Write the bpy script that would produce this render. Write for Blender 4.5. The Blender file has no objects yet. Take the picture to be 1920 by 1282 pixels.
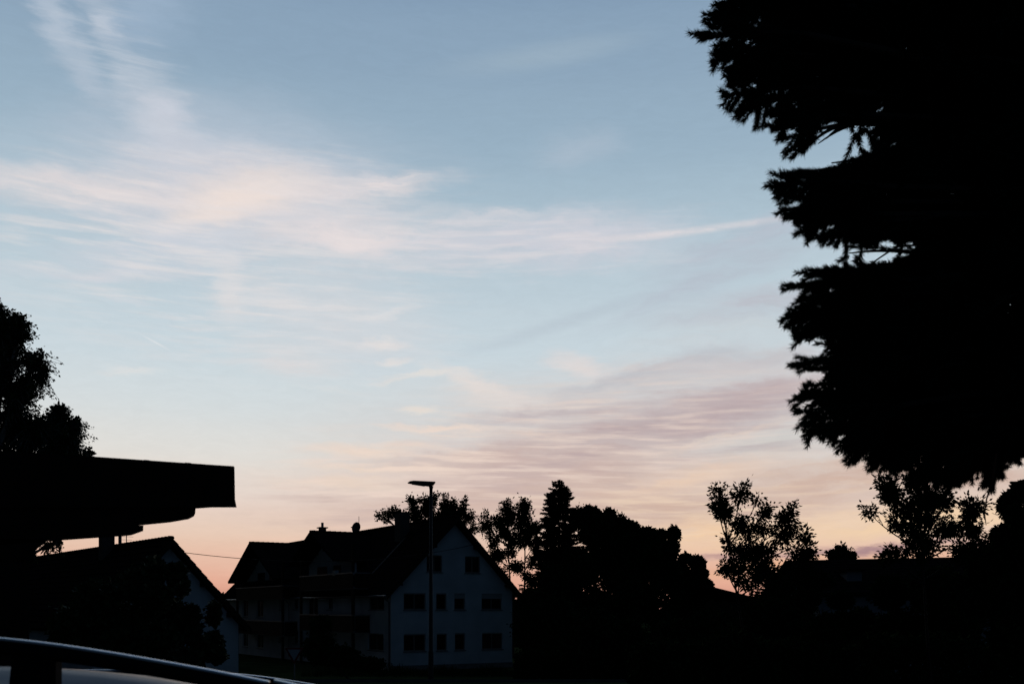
import bpy, math, random
import numpy as np
from mathutils import Vector, Matrix
R = math.radians
SC = bpy.context.scene
COL = SC.collection
random.seed(7)
RNG = np.random.default_rng(11)

# ------------------------------------------------------------------ camera
FPX, CX, HY, EYE = 1867.0, 960.0, 1140.0, 1.65     # focal length in photo pixels, principal column, horizon row, eye height
cam_d = bpy.data.cameras.new("camera"); cam = bpy.data.objects.new("camera", cam_d); COL.objects.link(cam)
cam.location = (0, 0, EYE); cam.rotation_euler = (R(90), 0, 0)
cam_d.sensor_width = 36; cam_d.lens = FPX / 1920 * 36; cam_d.shift_y = (HY - 641) / 1920
cam_d.clip_start = 0.05; cam_d.clip_end = 6000
cam_d.dof.use_dof = True; cam_d.dof.focus_distance = 60; cam_d.dof.aperture_fstop = 8.0
SC.camera = cam
SC.view_settings.view_transform = 'Standard'; SC.view_settings.look = 'None'
SC.view_settings.exposure = 0; SC.view_settings.gamma = 1; SC.view_settings.use_curve_mapping = False
SC.cycles.use_denoising = True
SC.cycles.max_bounces = 4; SC.cycles.transparent_max_bounces = 8

def lin(c):
    return tuple((v/255/12.92 if v/255 <= .04045 else ((v/255+.055)/1.055)**2.4) for v in c)

# ------------------------------------------------------------------ sky (world)
SUN_AZ, SUN_EL = R(13), R(1.2)
world = bpy.data.worlds.new("World"); SC.world = world; world.use_nodes = True
nt = world.node_tree; nt.nodes.clear()
def N(t, **k):
    n = nt.nodes.new(t)
    for a, b in k.items(): setattr(n, a, b)
    return n
def L(a, b): nt.links.new(a, b)
def M(op, a, b=None, c=None, clamp=False):
    n = N('ShaderNodeMath', operation=op); n.use_clamp = clamp
    for i, v in enumerate((a, b, c)):
        if v is None: continue
        if isinstance(v, (int, float)): n.inputs[i].default_value = v
        else: L(v, n.inputs[i])
    return n.outputs[0]
tc = N('ShaderNodeTexCoord'); sp = N('ShaderNodeSeparateXYZ'); L(tc.outputs['Generated'], sp.inputs[0])
X, Y, Z = sp.outputs
az = M('ARCTAN2', X, Y)
hyp = M('SQRT', M('ADD', M('MULTIPLY', X, X), M('ADD', M('MULTIPLY', Y, Y), 1e-5)))
te = M('DIVIDE', Z, hyp)                                  # tangent of the elevation
cb = N('ShaderNodeCombineXYZ'); L(az, cb.inputs[0]); L(te, cb.inputs[1])
SKY = cb.outputs[0]
def sky_xy(x, y):
    dx, dy = (x-CX)/FPX, (HY-y)/FPX
    return math.atan(dx), dy/math.sqrt(1+dx*dx)
# warp the sky coordinates a little so cloud edges are ragged
def noise(scale, sx, sy, rot, detail=5, rough=.55, off=0.0, src=None):
    mp = N('ShaderNodeMapping'); mp.inputs['Rotation'].default_value = (0, 0, rot)
    mp.inputs['Scale'].default_value = (sx, sy, 1); mp.inputs['Location'].default_value = (off, off*.7, off*.3)
    L(src or SKY, mp.inputs[0])
    n = N('ShaderNodeTexNoise'); n.inputs['Scale'].default_value = scale
    n.inputs['Detail'].default_value = detail; n.inputs['Roughness'].default_value = rough
    L(mp.outputs[0], n.inputs['Vector']); return n
def vadd(a, b):
    n = N('ShaderNodeVectorMath', operation='ADD'); L(a, n.inputs[0]); L(b, n.inputs[1]); return n.outputs[0]
def vscale(a, s, bias):
    s1 = N('ShaderNodeVectorMath', operation='SUBTRACT'); L(a, s1.inputs[0]); s1.inputs[1].default_value = (.5, .5, .5)
    s2 = N('ShaderNodeVectorMath', operation='MULTIPLY'); L(s1.outputs[0], s2.inputs[0]); s2.inputs[1].default_value = (s, s*bias, 0)
    return s2.outputs[0]
w1 = vscale(noise(4.0, 1, 1.7, 0, 3, .5, 3.1).outputs['Color'], .11, .5)
w2 = vscale(noise(22, 1, 2.6, R(-6), 5, .62, 9.4).outputs['Color'], .055, .45)
WARP = vadd(vadd(SKY, w1), w2)
W2 = vadd(vadd(SKY, vscale(noise(4.0, 1, 1.7, 0, 3, .5, 3.1).outputs['Color'], .045, .4)), w2)
def ramp(val, pts, interp='B_SPLINE'):
    n = N('ShaderNodeValToRGB'); n.color_ramp.interpolation = interp
    el = n.color_ramp.elements
    while len(el) > 1: el.remove(el[-1])
    el[0].position = pts[0][0]; el[0].color = (*pts[0][1], 1)
    for p, c in pts[1:]:
        e = el.new(p); e.color = (*c, 1)
    L(val, n.inputs[0]); return n.outputs[0]
# clear-sky gradient by elevation; photo rows give the stops
rows = [(1140, (176,124,112)), (1105, (222,164,142)), (1060, (229,184,162)), (1010, (230,200,180)), (950, (229,210,198)), (880, (225,219,212)),
        (800, (215,219,219)), (700, (203,215,221)), (580, (192,207,216)), (460, (178,197,209)), (320, (158,181,198)),
        (160, (144,168,189)), (0, (131,156,181)), (-300, (88,120,158))]
T0 = -0.02; T1 = 0.85
pts = []
for y, c in rows:
    pts.append((((HY-y)/FPX - T0)/(T1-T0), lin(c)))
warp_sep = N('ShaderNodeSeparateXYZ'); L(SKY, warp_sep.inputs[0])
tn = M('DIVIDE', M('SUBTRACT', te, T0), T1-T0, clamp=True)
base = ramp(tn, pts, 'CARDINAL')
state = {'col': base}
def mix(fac, col):
    n = N('ShaderNodeMix', data_type='RGBA'); L(fac, n.inputs[0]); L(state['col'], n.inputs[6])
    n.inputs[7].default_value = (*lin(col), 1); state['col'] = n.outputs[2]
def window(a, b, w, h, src):
    """soft elliptical patch from sky point a to b (photo pixel directions), half width w px, end softness h px"""
    ax, ay = sky_xy(*a); bx, by = sky_xy(*b)
    mx, my = (ax+bx)/2, (ay+by)/2
    ang = math.atan2(by-ay, bx-ax); ln = math.hypot(bx-ax, by-ay)/2 + h/FPX
    mp = N('ShaderNodeMapping', vector_type='TEXTURE'); L(src, mp.inputs[0])
    mp.inputs['Location'].default_value = (mx, my, 0); mp.inputs['Rotation'].default_value = (0, 0, ang)
    mp.inputs['Scale'].default_value = (ln*1.06, w*(1.5 if w > 12 else 1.15)/FPX, 1)
    g = N('ShaderNodeTexGradient', gradient_type='SPHERICAL'); L(mp.outputs[0], g.inputs[0])
    mr = N('ShaderNodeMapRange', interpolation_type='SMOOTHSTEP'); L(g.outputs['Fac'], mr.inputs[0])
    mr.inputs[1].default_value = 0; mr.inputs[2].default_value = .95
    return mr.outputs[0]
def remap(v, a, b, lo=0., hi=1.):
    mr = N('ShaderNodeMapRange', interpolation_type='SMOOTHSTEP'); L(v, mr.inputs[0])
    for i, q in zip((1, 2, 3, 4), (a, b, lo, hi)): mr.inputs[i].default_value = q
    return mr.outputs[0]
ST_L = remap(noise(9, 1, 6.5, R(9), 7, .6, 1.3, WARP).outputs['Fac'], .34, .62, .46)     # streaks rising to the left
ST_R = remap(noise(8, 1, 7.5, R(-14), 7, .62, 5.3, WARP).outputs['Fac'], .34, .62, .46)   # streaks rising to the right
ST_H = remap(noise(10, 1, 9.0, R(-2), 7, .62, 7.7, WARP).outputs['Fac'], .34, .62, .46)    # level streaks
SOFT = remap(noise(7, 1, 2.4, 0, 6, .6, 2.2, WARP).outputs['Fac'], .3, .7, .58)
NONE = None
def cloud(a, b, w, h, col, alpha, tex=SOFT, src=None):
    f = window(a, b, w, h, src or WARP)
    if tex is not None: f = M('MULTIPLY', f, tex)
    mix(M('MULTIPLY', f, min(1., alpha*1.3), clamp=True), col)
# -- high wisps, upper left
cloud((60,-60), (175,165), 30, 50, (176,190,206), .8, SOFT, W2)
cloud((110,110), (180,170), 30, 50, (178,191,206), .5)
cloud((160,-40), (250,140), 30, 50, (184,195,209), .75, ST_L, W2)
cloud((250,0), (330,60), 70, 60, (164,184,206), .5)
cloud((260,150), (330,300), 62, 60, (194,202,213), .75, SOFT, W2)
cloud((300,200), (350,260), 45, 50, (206,208,218), .6)
# -- broad veil and main bright band
cloud((60,300), (700,330), 130, 170, (196,203,215), .75, SOFT)
cloud((-60,330), (260,352), 36, 120, (226,218,218), .85, ST_L)
cloud((200,345), (680,370), 74, 140, (221,215,217), 1.0, ST_L, W2)
cloud((360,372), (560,345), 40, 80, (238,223,215), 1.0, SOFT, W2)
cloud((330,395), (470,350), 30, 60, (238,224,217), .8, ST_R)
cloud((540,358), (800,340), 20, 100, (228,219,219), .95, ST_H, W2)
cloud((200,390), (380,440), 30, 80, (208,211,219), .7, ST_L)
cloud((300,450), (480,440), 40, 80, (204,210,219), .5, ST_L)
# -- second band to the right
cloud((470,430), (900,450), 62, 120, (214,213,218), 1.0, ST_R, W2)
cloud((520,435), (720,425), 26, 70, (229,219,219), .9, ST_R)
cloud((620,450), (740,440), 24, 60, (232,222,221), .8)
cloud((820,455), (1250,440), 46, 130, (206,207,216), .9, ST_R)
cloud((1000,460), (1560,395), 10, 80, (220,215,218), .75, ST_H, SKY)
cloud((840,420), (1000,410), 12, 60, (214,213,218), .5, ST_R)
cloud((1050,300), (1100,290), 40, 120, (176,190,205), .5)
cloud((840,130), (1180,75), 26, 80, (158,178,194), .6, SOFT, SKY)
# -- patches, left middle
cloud((40,520), (330,500), 16, 90, (208,212,219), .9, ST_R)
cloud((140,470), (360,478), 30, 90, (203,209,218), .7, ST_R)
cloud((418,490), (438,590), 26, 36, (222,219,220), 1.0, SOFT, W2)
cloud((440,520), (560,560), 28, 60, (214,216,220), .7, ST_L)
cloud((230,560), (270,562), 8, 40, (206,213,220), .5, ST_H)
cloud((210,697), (300,700), 11, 50, (220,222,222), .9, ST_H)
cloud((500,560), (760,620), 95, 150, (209,213,218), 1.0, SOFT, W2)
cloud((470,665), (620,690), 34, 50, (218,216,217), .95, ST_R, W2)
cloud((660,590), (790,560), 12, 60, (216,218,221), .8, ST_R)
cloud((690,635), (770,620), 12, 30, (224,220,219), .8, ST_R)
cloud((725,664), (780,662), 12, 20, (226,222,220), .85)
cloud((720,712), (830,690), 8, 50, (224,221,218), .9, ST_H)
cloud((600,735), (660,735), 8, 70, (214,219,221), .6, ST_H)
# -- faint darker streaks on the right middle
cloud((880,660), (1240,545), 14, 80, (176,187,199), .38, SOFT, SKY)
cloud((1150,590), (1560,440), 30, 120, (180,187,199), .5, ST_R)
cloud((1240,500), (1560,400), 30, 80, (182,187,200), .6, ST_R)
cloud((1270,600), (1620,540), 30, 120, (186,187,196), .7, ST_R)
cloud((1200,650), (1600,610), 30, 130, (200,205,209), .6, ST_R)
# -- pink and mauve mass, lower right
cloud((660,830), (1700,760), 115, 200, (206,195,193), .85, SOFT, W2)
cloud((560,905), (1250,875), 62, 150, (222,201,191), .8, SOFT, W2)
cloud((560,960), (1350,920), 44, 150, (214,189,178), .85, SOFT, W2)
cloud((830,905), (1300,870), 34, 120, (200,177,172), .85, ST_R, W2)
cloud((818,686), (1000,782), 20, 50, (230,221,216), 1.0, SOFT, W2)
cloud((720,706), (860,688), 7, 40, (222,220,217), .8, ST_H, W2)
cloud((860,740), (1000,770), 34, 70, (221,213,209), .85, SOFT, W2)
cloud((1030,665), (1120,705), 24, 40, (224,216,214), .95, SOFT, W2)
cloud((1140,698), (1210,692), 8, 30, (222,212,208), .6, ST_R, W2)
cloud((1060,738), (1400,645), 17, 70, (184,185,192), .9, ST_R, W2)
cloud((1150,725), (1560,650), 24, 90, (193,189,193), .75, ST_R, W2)
cloud((1180,690), (1560,690), 20, 110, (206,202,203), .6, ST_R, W2)
cloud((755,768), (800,766), 10, 26, (233,222,211), .95, SOFT, W2)
cloud((880,860), (1280,822), 36, 110, (197,178,174), .95, ST_R, W2)
cloud((1080,825), (1500,742), 42, 110, (180,160,163), 1.0, SOFT, W2)
cloud((1220,775), (1600,700), 28, 90, (190,174,176), .85, ST_R, W2)
cloud((680,862), (1110,852), 18, 90, (201,178,172), .95, ST_H, W2)
cloud((880,790), (1100,775), 16, 70, (194,184,186), .7, ST_H, W2)
cloud((760,830), (900,828), 9, 70, (214,206,203), .6, ST_H, W2)
cloud((727,797), (920,806), 9, 50, (234,216,204), 1.0, ST_H, W2)
cloud((900,812), (1060,822), 7, 50, (216,198,190), .7, ST_H, W2)
cloud((600,842), (760,838), 16, 60, (233,214,200), .9, ST_H, W2)
cloud((590,872), (850,876), 11, 80, (235,214,197), .95, ST_H, W2)
cloud((540,905), (760,902), 15, 80, (231,211,196), .8, ST_H, W2)
cloud((1000,767), (1160,759), 2.6, 40, (218,208,203), .55, NONE, SKY)
cloud((1230,850), (1510,766), 8, 60, (219,203,193), .9, ST_R, W2)
cloud((1330,845), (1640,790), 30, 90, (205,203,200), .95, SOFT, W2)
cloud((900,930), (1960,890), 60, 200, (209,184,170), .95, ST_R, W2)
cloud((1140,932), (1440,862), 22, 90, (226,201,184), .95, ST_R, W2)
cloud((1180,920), (1330,893), 11, 60, (231,203,181), .85, ST_R, W2)
cloud((640,985), (1150,950), 52, 150, (209,180,168), .85, ST_H, W2)
cloud((1100,962), (1560,945), 34, 140, (206,176,160), .95, ST_H, W2)
cloud((1200,1012), (1500,1000), 32, 120, (241,204,167), 1.0, ST_H, W2)
cloud((1500,995), (1960,955), 34, 120, (241,208,171), 1.0, ST_R, W2)
cloud((1500,900), (1960,880), 44, 120, (204,174,160), .85, ST_R, W2)
cloud((1300,1052), (1960,1014), 11, 120, (172,138,140), 1.0, ST_H, W2)
cloud((1330,1046), (1440,1040), 8, 50, (180,142,140), .9, ST_H, W2)
cloud((1250,1080), (1960,1050), 20, 120, (232,178,142), .8, ST_H, W2)
cloud((380,1060), (700,1050), 30, 120, (232,190,168), .7, ST_H, W2)
W3 = vadd(SKY, vscale(noise(3.0, 1, 1.5, 0, 2, .4, 5.1).outputs['Color'], .07, .4))
FIB = remap(noise(13, 1, 13, R(-9), 5, .55, 6.1, W3).outputs['Fac'], .42, .72, 0)
FIB2 = remap(noise(13, 1, 10, R(5), 6, .6, 8.3, W3).outputs['Fac'], .42, .74, 0)
FIB3 = remap(noise(10, 1, 12, R(-11), 5, .55, 2.9, W3).outputs['Fac'], .45, .75, 0)
cloud((620,880), (1560,770), 120, 200, (235,215,202), .55, FIB, W2)
cloud((540,905), (980,885), 66, 160, (238,216,202), .75, FIB, W2)
cloud((480,950), (1050,925), 60, 160, (204,182,175), .6, FIB3, W2)
cloud((420,1010), (900,1000), 44, 140, (236,204,184), .5, FIB, W2)
cloud((900,860), (1600,760), 100, 200, (178,158,162), .5, FIB3, W2)
cloud((900,980), (1700,930), 60, 200, (238,212,186), .55, FIB, W2)
cloud((-40,380), (760,380), 110, 200, (230,222,221), .6, FIB2, W2)
cloud((60,500), (800,600), 130, 200, (222,220,221), .65, FIB2, W2)
cloud((500,450), (1300,440), 60, 200, (224,218,220), .5, FIB, W2)
cloud((140,0), (340,260), 80, 120, (198,205,215), .4, FIB2, W2)
# -- one fresh contrail
cloud((262,626), (322,658), 2.6, 4, (222,226,229), .55, NONE, SKY)
# slight fine mottling of the high veil
fine = remap(noise(34, 1, 4.5, R(-4), 6, .75, 4.2, WARP).outputs['Fac'], .25, .75, .978, 1.022)
gm = N('ShaderNodeVectorMath', operation='SCALE'); L(state['col'], gm.inputs[0]); L(fine, gm.inputs['Scale'])
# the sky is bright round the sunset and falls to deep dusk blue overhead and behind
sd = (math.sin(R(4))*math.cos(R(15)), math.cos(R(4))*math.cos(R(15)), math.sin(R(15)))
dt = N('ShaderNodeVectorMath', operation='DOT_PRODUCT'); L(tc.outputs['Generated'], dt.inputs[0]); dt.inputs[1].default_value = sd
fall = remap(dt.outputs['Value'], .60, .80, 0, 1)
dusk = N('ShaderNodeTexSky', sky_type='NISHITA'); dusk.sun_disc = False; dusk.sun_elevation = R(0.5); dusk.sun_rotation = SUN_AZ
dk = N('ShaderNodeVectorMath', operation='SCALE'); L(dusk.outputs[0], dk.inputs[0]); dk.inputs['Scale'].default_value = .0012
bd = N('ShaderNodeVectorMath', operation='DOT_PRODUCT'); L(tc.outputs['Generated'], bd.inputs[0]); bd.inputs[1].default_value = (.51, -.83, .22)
gable_fill = remap(bd.outputs['Value'], -.05, .95, .17, 2.3)  # brighter sky patch added behind the camera to lift the gable wall
bl_ = N('ShaderNodeVectorMath', operation='SCALE'); bl_.inputs[0].default_value = (.0040, .0088, .0170); L(gable_fill, bl_.inputs['Scale'])
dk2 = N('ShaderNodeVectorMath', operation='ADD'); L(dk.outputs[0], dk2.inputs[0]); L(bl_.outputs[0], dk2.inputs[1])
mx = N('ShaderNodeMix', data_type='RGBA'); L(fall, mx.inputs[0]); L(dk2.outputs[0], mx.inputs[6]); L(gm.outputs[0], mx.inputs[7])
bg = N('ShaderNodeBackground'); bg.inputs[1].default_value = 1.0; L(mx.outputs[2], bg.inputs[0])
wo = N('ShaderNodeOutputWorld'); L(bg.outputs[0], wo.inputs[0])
sun_d = bpy.data.lights.new("sun", 'SUN'); sun = bpy.data.objects.new("sun", sun_d); COL.objects.link(sun)
sun_d.energy = .06; sun_d.angle = R(.5); sun_d.color = (1, .62, .35)
sun.rotation_euler = Vector((math.sin(SUN_AZ)*math.cos(SUN_EL), math.cos(SUN_AZ)*math.cos(SUN_EL), math.sin(SUN_EL))).to_track_quat('Z', 'Y').to_euler()

# ------------------------------------------------------------------ helpers
def at(x, y, d):
    return Vector(((x-CX)/FPX*d, d, EYE+(HY-y)/FPX*d))
GP = [(-200,0), (1.4,0), (4.2,-.30), (15,-.5), (34,-.86), (45,-1.9), (64,-2.42), (100,-2.6), (4000,-2.6)]
def gz(y):
    return float(np.interp(y, [p[0] for p in GP], [p[1] for p in GP]))
def tag(o, label=None, cat=None, group=None, kind=None):
    if label: o['label'] = label
    if cat: o['category'] = cat
    if group: o['group'] = group
    if kind: o['kind'] = kind
    return o
def empty(name, loc, rz=0, **k):
    o = bpy.data.objects.new(name, None); COL.objects.link(o); o.location = loc; o.rotation_euler = (0, 0, rz)
    o.empty_display_size = .2
    return tag(o, **k)
def mat(name, col, rough=.8, metal=0, spec=.3, var=.25, scale=6, bump=0, bscale=30, coat=0):
    m = bpy.data.materials.new(name); m.use_nodes = True; t = m.node_tree; b = t.nodes['Principled BSDF']
    b.inputs['Roughness'].default_value = rough; b.inputs['Metallic'].default_value = metal
    b.inputs['Specular IOR Level'].default_value = spec; b.inputs['Coat Weight'].default_value = coat
    c = t.nodes.new('ShaderNodeTexCoord'); n = t.nodes.new('ShaderNodeTexNoise'); n.inputs['Scale'].default_value = scale
    n.inputs['Detail'].default_value = 4; t.links.new(c.outputs['Object'], n.inputs[0])
    r = t.nodes.new('ShaderNodeValToRGB'); r.color_ramp.elements[0].position = .3; r.color_ramp.elements[1].position = .7
    r.color_ramp.elements[0].color = (*[v*(1-var) for v in col], 1); r.color_ramp.elements[1].color = (*[min(1, v*(1+var)) for v in col], 1)
    t.links.new(n.outputs['Fac'], r.inputs[0]); t.links.new(r.outputs[0], b.inputs['Base Color'])
    if bump:
        n2 = t.nodes.new('ShaderNodeTexNoise'); n2.inputs['Scale'].default_value = bscale; n2.inputs['Detail'].default_value = 5
        t.links.new(c.outputs['Object'], n2.inputs[0])
        bp = t.nodes.new('ShaderNodeBump'); bp.inputs['Strength'].default_value = bump; bp.inputs['Distance'].default_value = .02
        t.links.new(n2.outputs['Fac'], bp.inputs['Height']); t.links.new(bp.outputs[0], b.inputs['Normal'])
    return m
MT = dict(
    grass=mat('grass', (.035,.05,.02), .95, spec=0, scale=.6, var=.4, bump=.6, bscale=8),
    asphalt=mat('asphalt', (.05,.05,.052), .9, spec=.05, scale=3, bump=.4, bscale=120),
    paving=mat('paving', (.16,.155,.15), .9, spec=.05, scale=2, bump=.3, bscale=60),
    stucco=mat('white_stucco', (.64,.65,.66), .92, var=.13, scale=.8, bump=.5, bscale=25),
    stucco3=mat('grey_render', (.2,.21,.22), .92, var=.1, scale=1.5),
    stucco2=mat('cream_stucco', (.52,.53,.52), .92, var=.08, scale=1.5, bump=.35, bscale=25),
    tiles=mat('roof_tile', (.024,.017,.015), .95, spec=.0, scale=4, var=.3),
    wood=mat('dark_wood', (.035,.022,.014), .85, spec=.15, scale=9),
    timber=mat('old_timber', (.028,.02,.015), .9, spec=.1, scale=5, bump=.3),
    metal=mat('grey_metal', (.12,.13,.14), .5, metal=.6, scale=5, var=.1),
    pole=mat('painted_pole', (.05,.055,.06), .75, spec=.15, var=.1),
    zinc=mat('zinc', (.3,.31,.32), .55, metal=.7, scale=5, var=.15),
    frame=mat('window_frame', (.22,.19,.16), .6, var=.1),
    whiteframe=mat('white_window_frame', (.62,.62,.6), .5, var=.05),
    shutter=mat('roller_shutter', (.42,.42,.40), .7, var=.08),
    glass=mat('window_glass', (.010,.011,.013), .16, spec=.2, var=.1),
    concrete=mat('concrete', (.22,.21,.2), .9, bump=.3),
    brick=mat('chimney_brick', (.10,.085,.075), .95, bump=.3),
    bark=mat('bark', (.045,.035,.028), .95, spec=.1, scale=14, bump=.5),
    birchbark=mat('birch_bark', (.3,.29,.27), .9, spec=.1, scale=6, var=.6),
    leaf=mat('leaf', (.032,.05,.018), .85, spec=.0, scale=2, var=.35),
    leaf2=mat('leaf_light', (.05,.07,.028), .7, spec=.15, scale=2, var=.35),
    needle=mat('needles', (.022,.038,.024), .8, spec=.0, scale=3, var=.3),
    twig=mat('red_twig', (.12,.05,.03), .8, spec=.1),
    paint=mat('car_paint', (.03,.055,.11), .3, metal=0, spec=.12, var=.03, coat=.0),
    trim=mat('black_trim', (.006,.006,.007), .75, spec=.08, var=.1),
    gloss=mat('black_rail', (.006,.006,.007), .6, spec=.1, var=.05),
    strip=mat('highlight_strip', (.62,.64,.66), .32, metal=1, var=.04),  # bright metal for the highlight along the black rail
    rubber=mat('tyre_rubber', (.012,.012,.012), .9, var=.2),
    alloy=mat('alloy', (.35,.36,.37), .35, metal=.9, var=.05),
    lamp=mat('lamp_glass', (.4,.4,.38), .2, var=.05),
    tail=mat('red_lens', (.2,.01,.01), .25, var=.1),
    signwhite=mat('sign_white', (.42,.43,.44), .5, var=.03),
    signred=mat('sign_red', (.22,.02,.02), .5, var=.05),
)

class MB:
    """collects faces and links them as one mesh object"""
    def __init__(s): s.v = []; s.f = []
    def add(s, vs, fs):
        o = len(s.v); s.v += [tuple(v) for v in vs]; s.f += [tuple(i+o for i in f) for f in fs]; return s
    def box(s, a, b):
        x0, y0, z0 = a; x1, y1, z1 = b
        return s.add([(x0,y0,z0),(x1,y0,z0),(x1,y1,z0),(x0,y1,z0),(x0,y0,z1),(x1,y0,z1),(x1,y1,z1),(x0,y1,z1)],
                     [(3,2,1,0),(4,5,6,7),(0,1,5,4),(1,2,6,5),(2,3,7,6),(3,0,4,7)])
    def prism(s, poly, off):
        """polygon (list of points) extruded by the vector off"""
        n = len(poly); off = Vector(off); P = [Vector(p) for p in poly]
        return s.add(P + [p+off for p in P], [tuple(range(n))[::-1], tuple(range(n, 2*n))] + [(i, (i+1) % n, (i+1) % n+n, i+n) for i in range(n)])
    def tube(s, pts, rad, k=6, cap=True):
        pts = [Vector(p) for p in pts]; n = len(pts)
        if not hasattr(rad, '__len__'): rad = [rad]*n
        vs = []; prev = None
        for i, p in enumerate(pts):
            d = (pts[min(i+1, n-1)] - pts[max(i-1, 0)])
            d = d.normalized() if d.length > 1e-9 else Vector((0,0,1))
            if prev is None: u = d.orthogonal().normalized()
            else:
                u = prev - d*prev.dot(d)
                u = u.normalized() if u.length > 1e-6 else d.orthogonal().normalized()
            prev = u; w = d.cross(u)
            vs += [p + (u*math.cos(2*math.pi*j/k) + w*math.sin(2*math.pi*j/k))*rad[i] for j in range(k)]
        fs = [(i*k+j, i*k+(j+1) % k, (i+1)*k+(j+1) % k, (i+1)*k+j) for i in range(n-1) for j in range(k)]
        if cap: fs += [tuple(range(k))[::-1], tuple((n-1)*k+j for j in range(k))]
        return s.add(vs, fs)
    def build(s, name, m, parent=None, smooth=False, **k):
        me = bpy.data.meshes.new(name); me.from_pydata(s.v, [], s.f); me.update()
        if smooth:
            me.polygons.foreach_set('use_smooth', [True]*len(me.polygons))
        me.materials.append(m); o = bpy.data.objects.new(name, me); COL.objects.link(o)
        if parent: o.parent = parent
        return tag(o, **k)
def np_mesh(name, V, k, m, parent=None, **kw):
    """V: (n*k,3) array, every k vertices form one face"""
    n = len(V)//k; me = bpy.data.meshes.new(name)
    me.vertices.add(len(V)); me.vertices.foreach_set('co', V.astype(np.float32).ravel())
    me.loops.add(n*k); me.loops.foreach_set('vertex_index', np.arange(n*k, dtype=np.int32))
    me.polygons.add(n); me.polygons.foreach_set('loop_start', np.arange(0, n*k, k, dtype=np.int32))
    me.update(calc_edges=True); me.materials.append(m)
    o = bpy.data.objects.new(name, me); COL.objects.link(o)
    if parent: o.parent = parent
    return tag(o, **kw)
def unit(a): return a/np.maximum(np.linalg.norm(a, axis=1, keepdims=True), 1e-9)
def leaf_quads(P, D, Ln, W):
    """a pointed leaf per point: kite of four corners, bent a little"""
    n = len(P); D = unit(D); S = unit(np.cross(D, unit(RNG.normal(size=(n, 3))))); Nn = np.cross(D, S)
    Ln = np.broadcast_to(Ln, (n,))[:, None]; W = np.broadcast_to(W, (n,))[:, None]
    mid = P + D*Ln*.42
    return np.stack([P, mid+S*W*.5+Nn*W*.15, P+D*Ln, mid-S*W*.5+Nn*W*.15], 1).reshape(-1, 3)

# ------------------------------------------------------------------ the ground, the road, the far wood
def strip(name, ys, x0, x1, lift, m, kind='structure', nx=40, **k):
    b = MB(); xs = np.linspace(x0, x1, nx)
    b.v = [(x, y, gz(y)+lift) for y in ys for x in xs]
    b.f = [(j*nx+i, j*nx+i+1, (j+1)*nx+i+1, (j+1)*nx+i) for j in range(len(ys)-1) for i in range(nx-1)]
    return b.build(name, m, kind=kind, **k)
strip('ground', [-200, -20, 1.4, 4.2, 15, 34, 37.2, 44.8, 64, 100, 400, 1500, 4000], -2500, 2500, -.02, MT['grass'])
strip('driveway', [-9, 1.4, 4.2, 9], -9, 9, .0, MT['paving'])
strip('road', [37.2, 41, 44.8], -160, 160, .004, MT['asphalt'])
pv = MB(); pv.prism([(-160, 35.0, gz(35)-.05), (-160, 37.2, gz(37.2)-.05), (-160, 37.2, gz(37.2)+.12), (-160, 35.0, gz(35)+.12)], (320, 0, 0)); pv.build('pavement', MT['paving'], kind='structure')

def far_wood():
    V = []
    for i in range(170):
        x = RNG.uniform(-260, 300); y = RNG.uniform(300, 350); r = RNG.uniform(3.2, 5.2); h = RNG.uniform(6.5, 9.3)
        if x < -40: h += 1.0
        n = 420; p = RNG.normal(size=(n, 3)); p = unit(p)*RNG.uniform(.3, 1, (n, 1))**.5
        p = p*np.array([r, r, h*.5]) + np.array([x, y, -2.6+h*.52])
        V.append(leaf_quads(p, RNG.normal(size=(n, 3)), 1.6, 1.1))
    np_mesh('distant_wood', np.concatenate(V), 4, MT['leaf'], kind='stuff')['label'] = 'dark line of distant trees on the horizon'
far_wood()

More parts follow.
